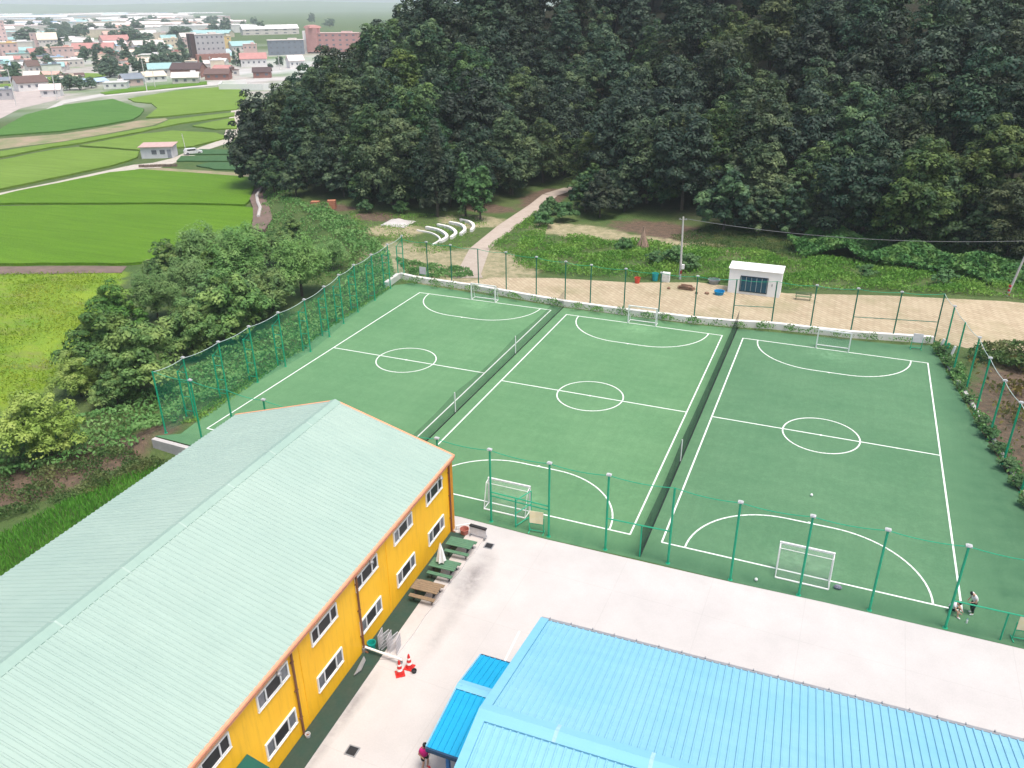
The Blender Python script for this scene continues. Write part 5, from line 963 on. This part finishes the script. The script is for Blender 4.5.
TOWN = [
(-340, 233, 12.3, 6.4, 'brown', 'white', 'gable', 'white walled house with brown gable roof at the left by the fields'), (-309, 216, 7.6, 5.1, 'pinkwhite', 'white', 'gable', 'pinkish white barn right of the brown roofed white house'), (-317, 201, 5.3, 4.1, 'bluegrey', 'grey', 'flat', 'small blue grey shed at the left frame edge'), (-429, 306, 6.3, 7.4, 'brown', 'pale', 'gable', 'small tall house with a brown roof behind the far green field'), (-429, 321, 7.6, 5.3, 'teal', 'pale', 'gable', 'small house with a teal roof beside the tall brown roofed one'),
(-534, 442, 28.8, 9.8, 'red', 'pale', 'hall', 'long pale hall with a bright red roof behind dark trees'), (-645, 570, 24.4, 10.3, 'red', 'pink', 'hall', 'more distant pink hall with a faded red roof'), (-785, 559, 11.9, 23.7, 'pale', 'pink', 'block', 'tall pinkish apartment block at the left frame edge'), (-564, 397, 11.6, 11.6, 'yellow', 'pink', 'flat', 'pink building with a yellow flat roof at the left'), (-674, 510, 10.7, 14.2, 'pale', 'pink', 'block', 'narrow pale pink block left of the cream roofed hall'), (-664, 512, 15.1, 14.2, 'cream', 'pale', 'hall', 'pale hall with a big cream roof among the left trees'), (-532, 394, 10.6, 8.5, 'red', 'pale', 'gable', 'pale house with a dull red roof left of the red hall'), (-514, 399, 14.1, 9.2, 'salmon', 'pink', 'flat', 'pink building with a salmon flat roof'), (-337, 264, 13.1, 2.9, 'sky', 'pale', 'gable', 'low shed with a sky blue roof by the town road'), (-311, 252, 9.7, 2.8, 'white', 'white', 'flat', 'low white shed at the field strip'),
(-393, 411, 18.6, 17.9, 'pale', 'grey', 'tower', 'grey multi storey block with a dark stair tower'), (-298, 305, 11.8, 5.1, 'brown', 'brick', 'gable', 'low red brick house by the town road'), (-343, 317, 16.9, 6.5, 'teal', 'pale', 'hall', 'wide house with a bright teal roof'), (-323, 310, 15.3, 7.4, 'darkbrown', 'brick', 'gable', 'brick house with a dark brown roof beside the teal one'), (-313, 301, 9.4, 3.2, 'white', 'white', 'flat', 'low white awning shed before the dark roofed house'), (-574, 550, 10.7, 8.0, 'cream', 'cream', 'block', 'left one of two cream blocks in mid town'), (-577, 567, 12.7, 8.2, 'cream', 'cream', 'block', 'right one of two cream blocks in mid town'), (-557, 572, 13.5, 8.1, 'pink', 'pink', 'flat', 'pink flat roofed block left of the grey multi storey block'), (-589, 547, 14.3, 6.2, 'white', 'pale', 'gable', 'pale house with white gable left of the cream blocks'), (-478, 525, 7.4, 12.3, 'cream', 'yellow', 'block', 'yellow walled block right behind the grey multi storey block'),
(-370, 523, 31.6, 13.6, 'pink', 'redpink', 'school', 'large red building with a square tower half behind the forest'), (-401, 501, 26.6, 10.7, 'pale', 'bluegrey', 'flat', 'wide slate walled building with a pale flat roof'), (-677, 840, 69.2, 11.1, 'white', 'pale', 'hall', 'very long white roofed factory hall'), (-341, 388, 15.4, 8.0, 'red', 'white', 'gable', 'white house with a clear red roof near the walled lot'), (-283, 322, 8.9, 5.2, 'darkbrown', 'brick', 'gable', 'small brown roofed house above the white walled lot'), (-309, 388, 9.0, 7.2, 'pinkwhite', 'white', 'gable', 'pale pink gabled house close to the forest'), (-463, 528, 18.8, 8.2, 'teal', 'pale', 'gable', 'pale house with teal roof right of the yellow block'), (-457, 355, 15.2, 4.4, 'white', 'pale', 'flat', 'long low white roofed sheds in the left mid town'), (-444, 407, 13.6, 4.8, 'white', 'pale', 'flat', 'low white roofed shed in the town centre'), (-537, 382, 13.9, 5.6, 'teal', 'pale', 'flat', 'low pale building with a teal flat roof at the left'), (-404, 463, 9.4, 9.4, 'pink', 'pink', 'block', 'small pink block right of the grey multi storey block')]
for t_ in TOWN: building(*t_)
cols = ['white', 'pale', 'pink', 'red', 'teal', 'sky', 'brown', 'salmon', 'cream', 'bluegrey']; placed = [(t_[0], t_[1], t_[2]) for t_ in TOWN]; cnt = 0
def at(u, v, z=-1.5):
    d = -b_ * 797.226 + r_ * (u - 512) + u_ * (384 - v); s = (z - CP.z) / d.z; return CP + d * s
tries = 0
while cnt < 210 and tries < 8000:
    tries += 1; D = random.choice([random.uniform(430, 850), random.uniform(800, 2400)]); az = R(random.uniform(-59.5, -40.5)); x, y = CP.x + D * math.sin(az), CP.y + D * math.cos(az)
    big = D > 800; w = random.uniform(6, 12) if not big else random.choice([random.uniform(14, 30), random.uniform(40, 120)])
    if any((x - p[0]) ** 2 + (y - p[1]) ** 2 < (.62 * (w + p[2]) + 3) ** 2 for p in placed): continue
    u, v, _ = proj((x, y, 2))
    if u > 390 or u < -15 or (v > 78) or (v > 60 and 85 < u < 120): continue
    placed.append((x, y, w)); cnt += 1; rf = random.choice(cols) if not big else random.choice(['white', 'white', 'pale', 'salmon', 'pinkwhite', 'teal']); wl_ = random.choice(['white', 'pale', 'pink', 'cream'])
    building(x, y, w, random.uniform(3, 5.6) if not big else random.uniform(5, 10), rf, wl_, random.choice(['gable', 'gable', 'flat']) if not big else random.choice(['hall', 'flat']), ('small pale house among the trees of the hazy town' if not big else 'long pale roofed shed in the far haze beyond the town'), 'small houses of the town' if not big else 'far hazy sheds', detail=D < 520, rot=random.uniform(-.5, .5), depth=None if not big else w * .4)
for i in range(60):
    D = random.uniform(1500, 4600); az = R(random.uniform(-59, -41)); x, y = CP.x + D * math.sin(az), CP.y + D * math.cos(az); u, v, _ = proj((x, y, 2))
    if u < 395: building(x, y, random.uniform(60, 240), random.uniform(5, 10), random.choice(['white', 'white', 'pale', 'sky', 'pinkwhite']), 'pale', random.choice(['hall', 'flat']), 'long pale roofed shed in the far haze beyond the town', 'far hazy sheds', detail=False, rot=random.uniform(-.3, .3), depth=random.uniform(20, 60))
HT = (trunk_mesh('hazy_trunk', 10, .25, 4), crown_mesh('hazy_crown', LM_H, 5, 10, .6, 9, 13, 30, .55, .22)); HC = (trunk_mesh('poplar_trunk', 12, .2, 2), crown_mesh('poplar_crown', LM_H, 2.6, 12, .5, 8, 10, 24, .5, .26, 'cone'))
TTREE = [(-797, 600, 7.5, 10.9), (-971, 791, 10.5, 15.7), (-838, 691, 11.0, 15.5), (-879, 741, 10.7, 14.6), (-480, 358, 4.1, 6.8), (-490, 395, 4.4, 10.3), (-518, 433, 5.9, 10.0), (-491, 417, 5.1, 8.5), (-480, 420, 4.0, 6.4), (-863, 809, 9.2, 17.3), (-586, 531, 3.5, 15.7), (-460, 425, 6.2, 11.7), (-468, 446, 5.9, 11.0), (-355, 321, 2.2, 6.6), (-367, 324, 2.2, 7.6), (-372, 309, 3.5, 6.6), (-355, 300, 3.8, 7.2), (-344, 346, 1.8, 7.8), (-629, 635, 4.8, 7.5), (-791, 892, 8.6, 18.1), (-356, 393, 2.5, 9.4), (-365, 399, 2.6, 7.7), (-341, 247, 3.4, 5.6), (-327, 241, 4.0, 6.9), (-323, 243, 3.3, 6.2), (-326, 252, 3.0, 4.9), (-409, 271, 2.5, 3.1), (-406, 278, 2.1, 3.2), (-326, 384, 1.9, 2.7), (-331, 400, 3.0, 5.6), (-690, 838, 7.9, 14.9), (-952, 1151, 8.1, 15.1), (-824, 968, 5.7, 12.9), (-834, 849, 7.4, 9.8), (-971, 1042, 7.6, 9.4), (-944, 1045, 10.0, 11.7), (-1024, 1416, 8.0, 17.9), (-812, 1165, 10.5, 12.2), (-339, 426, 2.6, 4.9), (-568, 627, 4.6, 7.2), (-701, 503, 5.7, 5.4), (-591, 453, 3.8, 8.3), (-674, 564, 3.8, 8.5)]
for i in range(330):
    D = random.uniform(340, 900) if i % 2 else random.uniform(800, 2200); az = R(random.uniform(-59.5, -41)); x, y = CP.x + D * math.sin(az), CP.y + D * math.cos(az); u, v, _ = proj((x, y, 2))
    if u < 385 and v < 74 and not any((x - p[0]) ** 2 + (y - p[1]) ** 2 < (.7 * p[2] + 4) ** 2 for p in placed): TTREE.append((x, y, random.uniform(3, 6) * (1 if D < 900 else 2.2), random.uniform(6, 11) * (1 if D < 900 else 1.3)))
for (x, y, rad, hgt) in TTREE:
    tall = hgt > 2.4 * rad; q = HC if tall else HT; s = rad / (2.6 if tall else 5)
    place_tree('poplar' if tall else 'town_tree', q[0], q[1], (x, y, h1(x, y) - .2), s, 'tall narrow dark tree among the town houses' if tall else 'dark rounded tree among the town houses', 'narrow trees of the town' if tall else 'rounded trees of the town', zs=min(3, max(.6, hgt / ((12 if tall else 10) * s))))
b = MB()
for i, (x, y, hgt) in enumerate([(-293, 187, 13.1), (-296, 208, 11.4), (-289, 249, 13.0), (-296, 261, 8.4), (-309, 314, 10.5), (-358, 392, 7.5), (-310, 372, 8.2), (-149, 122, 5.2)]):
    o = empty('street_pole', (x, y, -1.5), 0, 'thin pale utility pole by the town road' if i < 7 else 'thin white pole behind the field hut', 'utility pole', 'utility poles along the town road' if i < 7 else None)
    b = MB(); b.tube((0, 0, 0), (.3 if i != 7 else -.4, 0, hgt), .2 if i < 7 else .07, .14 if i < 7 else .06, 7); b.build('pole', pm('pale_pole', (.68, .66, .64)), o); b = MB(); b.box((.3 if i != 7 else -.4, 0, hgt - .5), (1.6 if i < 7 else .3, .12, .12)); b.build('crossarm', pm('pale_pole', (.68, .66, .64)), o)
# white walled lot by the forest edge
b = MB(); q = [(-241, 270), (-246, 262), (-238, 251), (-222, 254), (-208, 262)]
wall_poly('lot_wall', 'pale curved wall around the lot beside the forest edge', [(-262, 284), (-268, 274), (-259, 262), (-240, 268), (-215, 285)], .8, -1.5, 1.2, M_WHITE)
hutf = empty('field_hut', (-152.2, 115.4, -1.5), .5, 'small white field hut with a flat reddish roof among the rice', 'hut')
b = MB(); b.box((0, 2.2, 1.35), (7.6, 4.4, 2.7)); b.build('wall', pm('hut_panel', (.66, .66, .68), (.55, .55, .58), 1), hutf); b = MB(); P4 = [(-4.2, -.5, 2.72), (4.2, -.5, 2.72), (4.2, 4.8, 3.1), (-4.2, 4.8, 3.1)]; b.mesh(P4 + [(x, y, z + .14) for x, y, z in P4], [(3, 2, 1, 0), (4, 5, 6, 7), (0, 1, 5, 4), (1, 2, 6, 5), (2, 3, 7, 6), (3, 0, 4, 7)]); b.build('roof', pm('hut_red_roof', (.5, .36, .33), (.4, .26, .24), 1), hutf)
for x in (-.6, 1.4): b = MB(); b.box((x, -.02, 1.5), (1.2, .1, 1.0)); b.build('window', M_WIN, hutf)
b = MB(); b.box((3.0, -.02, 1.05), (.95, .1, 2.0)); b.build('door', pm('hut_door', (.3, .32, .36)), hutf)
car = empty('parked_car', (-147.8, 123.0, -1.47), .9, 'white car parked on the lane beside the field hut', 'car'); WPt = pm('car_white', (.75, .75, .76), None, 2, rough=.25, spec=.5)
b = MB(); side = [(-2.2, .35), (2.2, .35), (2.25, .8), (1.35, .98), (.75, 1.52), (-1.7, 1.55), (-2.15, 1.0)]; n = len(side)
vs = [(x, -.85, z) for x, z in side] + [(x, .85, z) for x, z in side]; b.mesh(vs, [tuple(range(n)), tuple(range(2 * n - 1, n - 1, -1))] + [(k, (k + 1) % n, n + (k + 1) % n, n + k) for k in range(n)]); b.build('body', WPt, car)
b = MB(); b.mesh([(1.3, -.7, 1.02), (1.3, .7, 1.02), (.82, .66, 1.48), (.82, -.66, 1.48)], [(0, 1, 2, 3)]); b.build('windscreen', M_GLASS, car)
for s in (-1, 1): b = MB(); b.box((-.4, s * .855, 1.25), (2.0, .02, .36)); b.build('side_window', M_GLASS, car)
for sx in (-1.4, 1.4):
    for sy in (-.8, .8): b = MB(); b.tube((sx, sy - .1, .34), (sx, sy + .1, .34), .34, n=14); w_ = b.build('wheel', M_DARK, car); b = MB(); b.tube((sx, sy - .11, .34), (sx, sy + .11, .34), .18, n=10); b.build('rim', M_GREY, w_)
for sy in (-.6, .6): b = MB(); b.box((2.22, sy, .68), (.06, .36, .16)); b.build('headlight', pm('lamp_glass', (.6, .62, .65)), car)
b = MB()
for k in range(7): b.box((k * 1.25, random.uniform(-.2, .2), .3), (1.1, .7, .6), random.uniform(-.2, .2))
o = b.build('block_row', pm('stone_blocks', (.2, .15, .12), (.12, .1, .08), 2)); o.location = (-146.5, 104.5, -1.5); o.rotation_euler = (0, 0, .5); tag(o, 'row of dark stone blocks along the lane before the field hut', 'stone blocks')
# ------------------------------------------------------------------ haze
b = MB(); b.box((-2000, 3900, 62), (12300, 9400, 132)); hz = b.build('haze', []); m = bpy.data.materials.new('haze_air'); m.use_nodes = True; tr = m.node_tree; tr.nodes.clear()
out = tr.nodes.new('ShaderNodeOutputMaterial'); pv = tr.nodes.new('ShaderNodeVolumePrincipled'); pv.inputs['Color'].default_value = (.85, .93, 1, 1); pv.inputs['Density'].default_value = HAZE if 'HAZE' in globals() else .00016; pv.inputs['Anisotropy'].default_value = 0
tr.links.new(pv.outputs[0], out.inputs['Volume']); hz.data.materials.append(m); tag(hz, 'pale summer haze over the plain', kind='stuff')
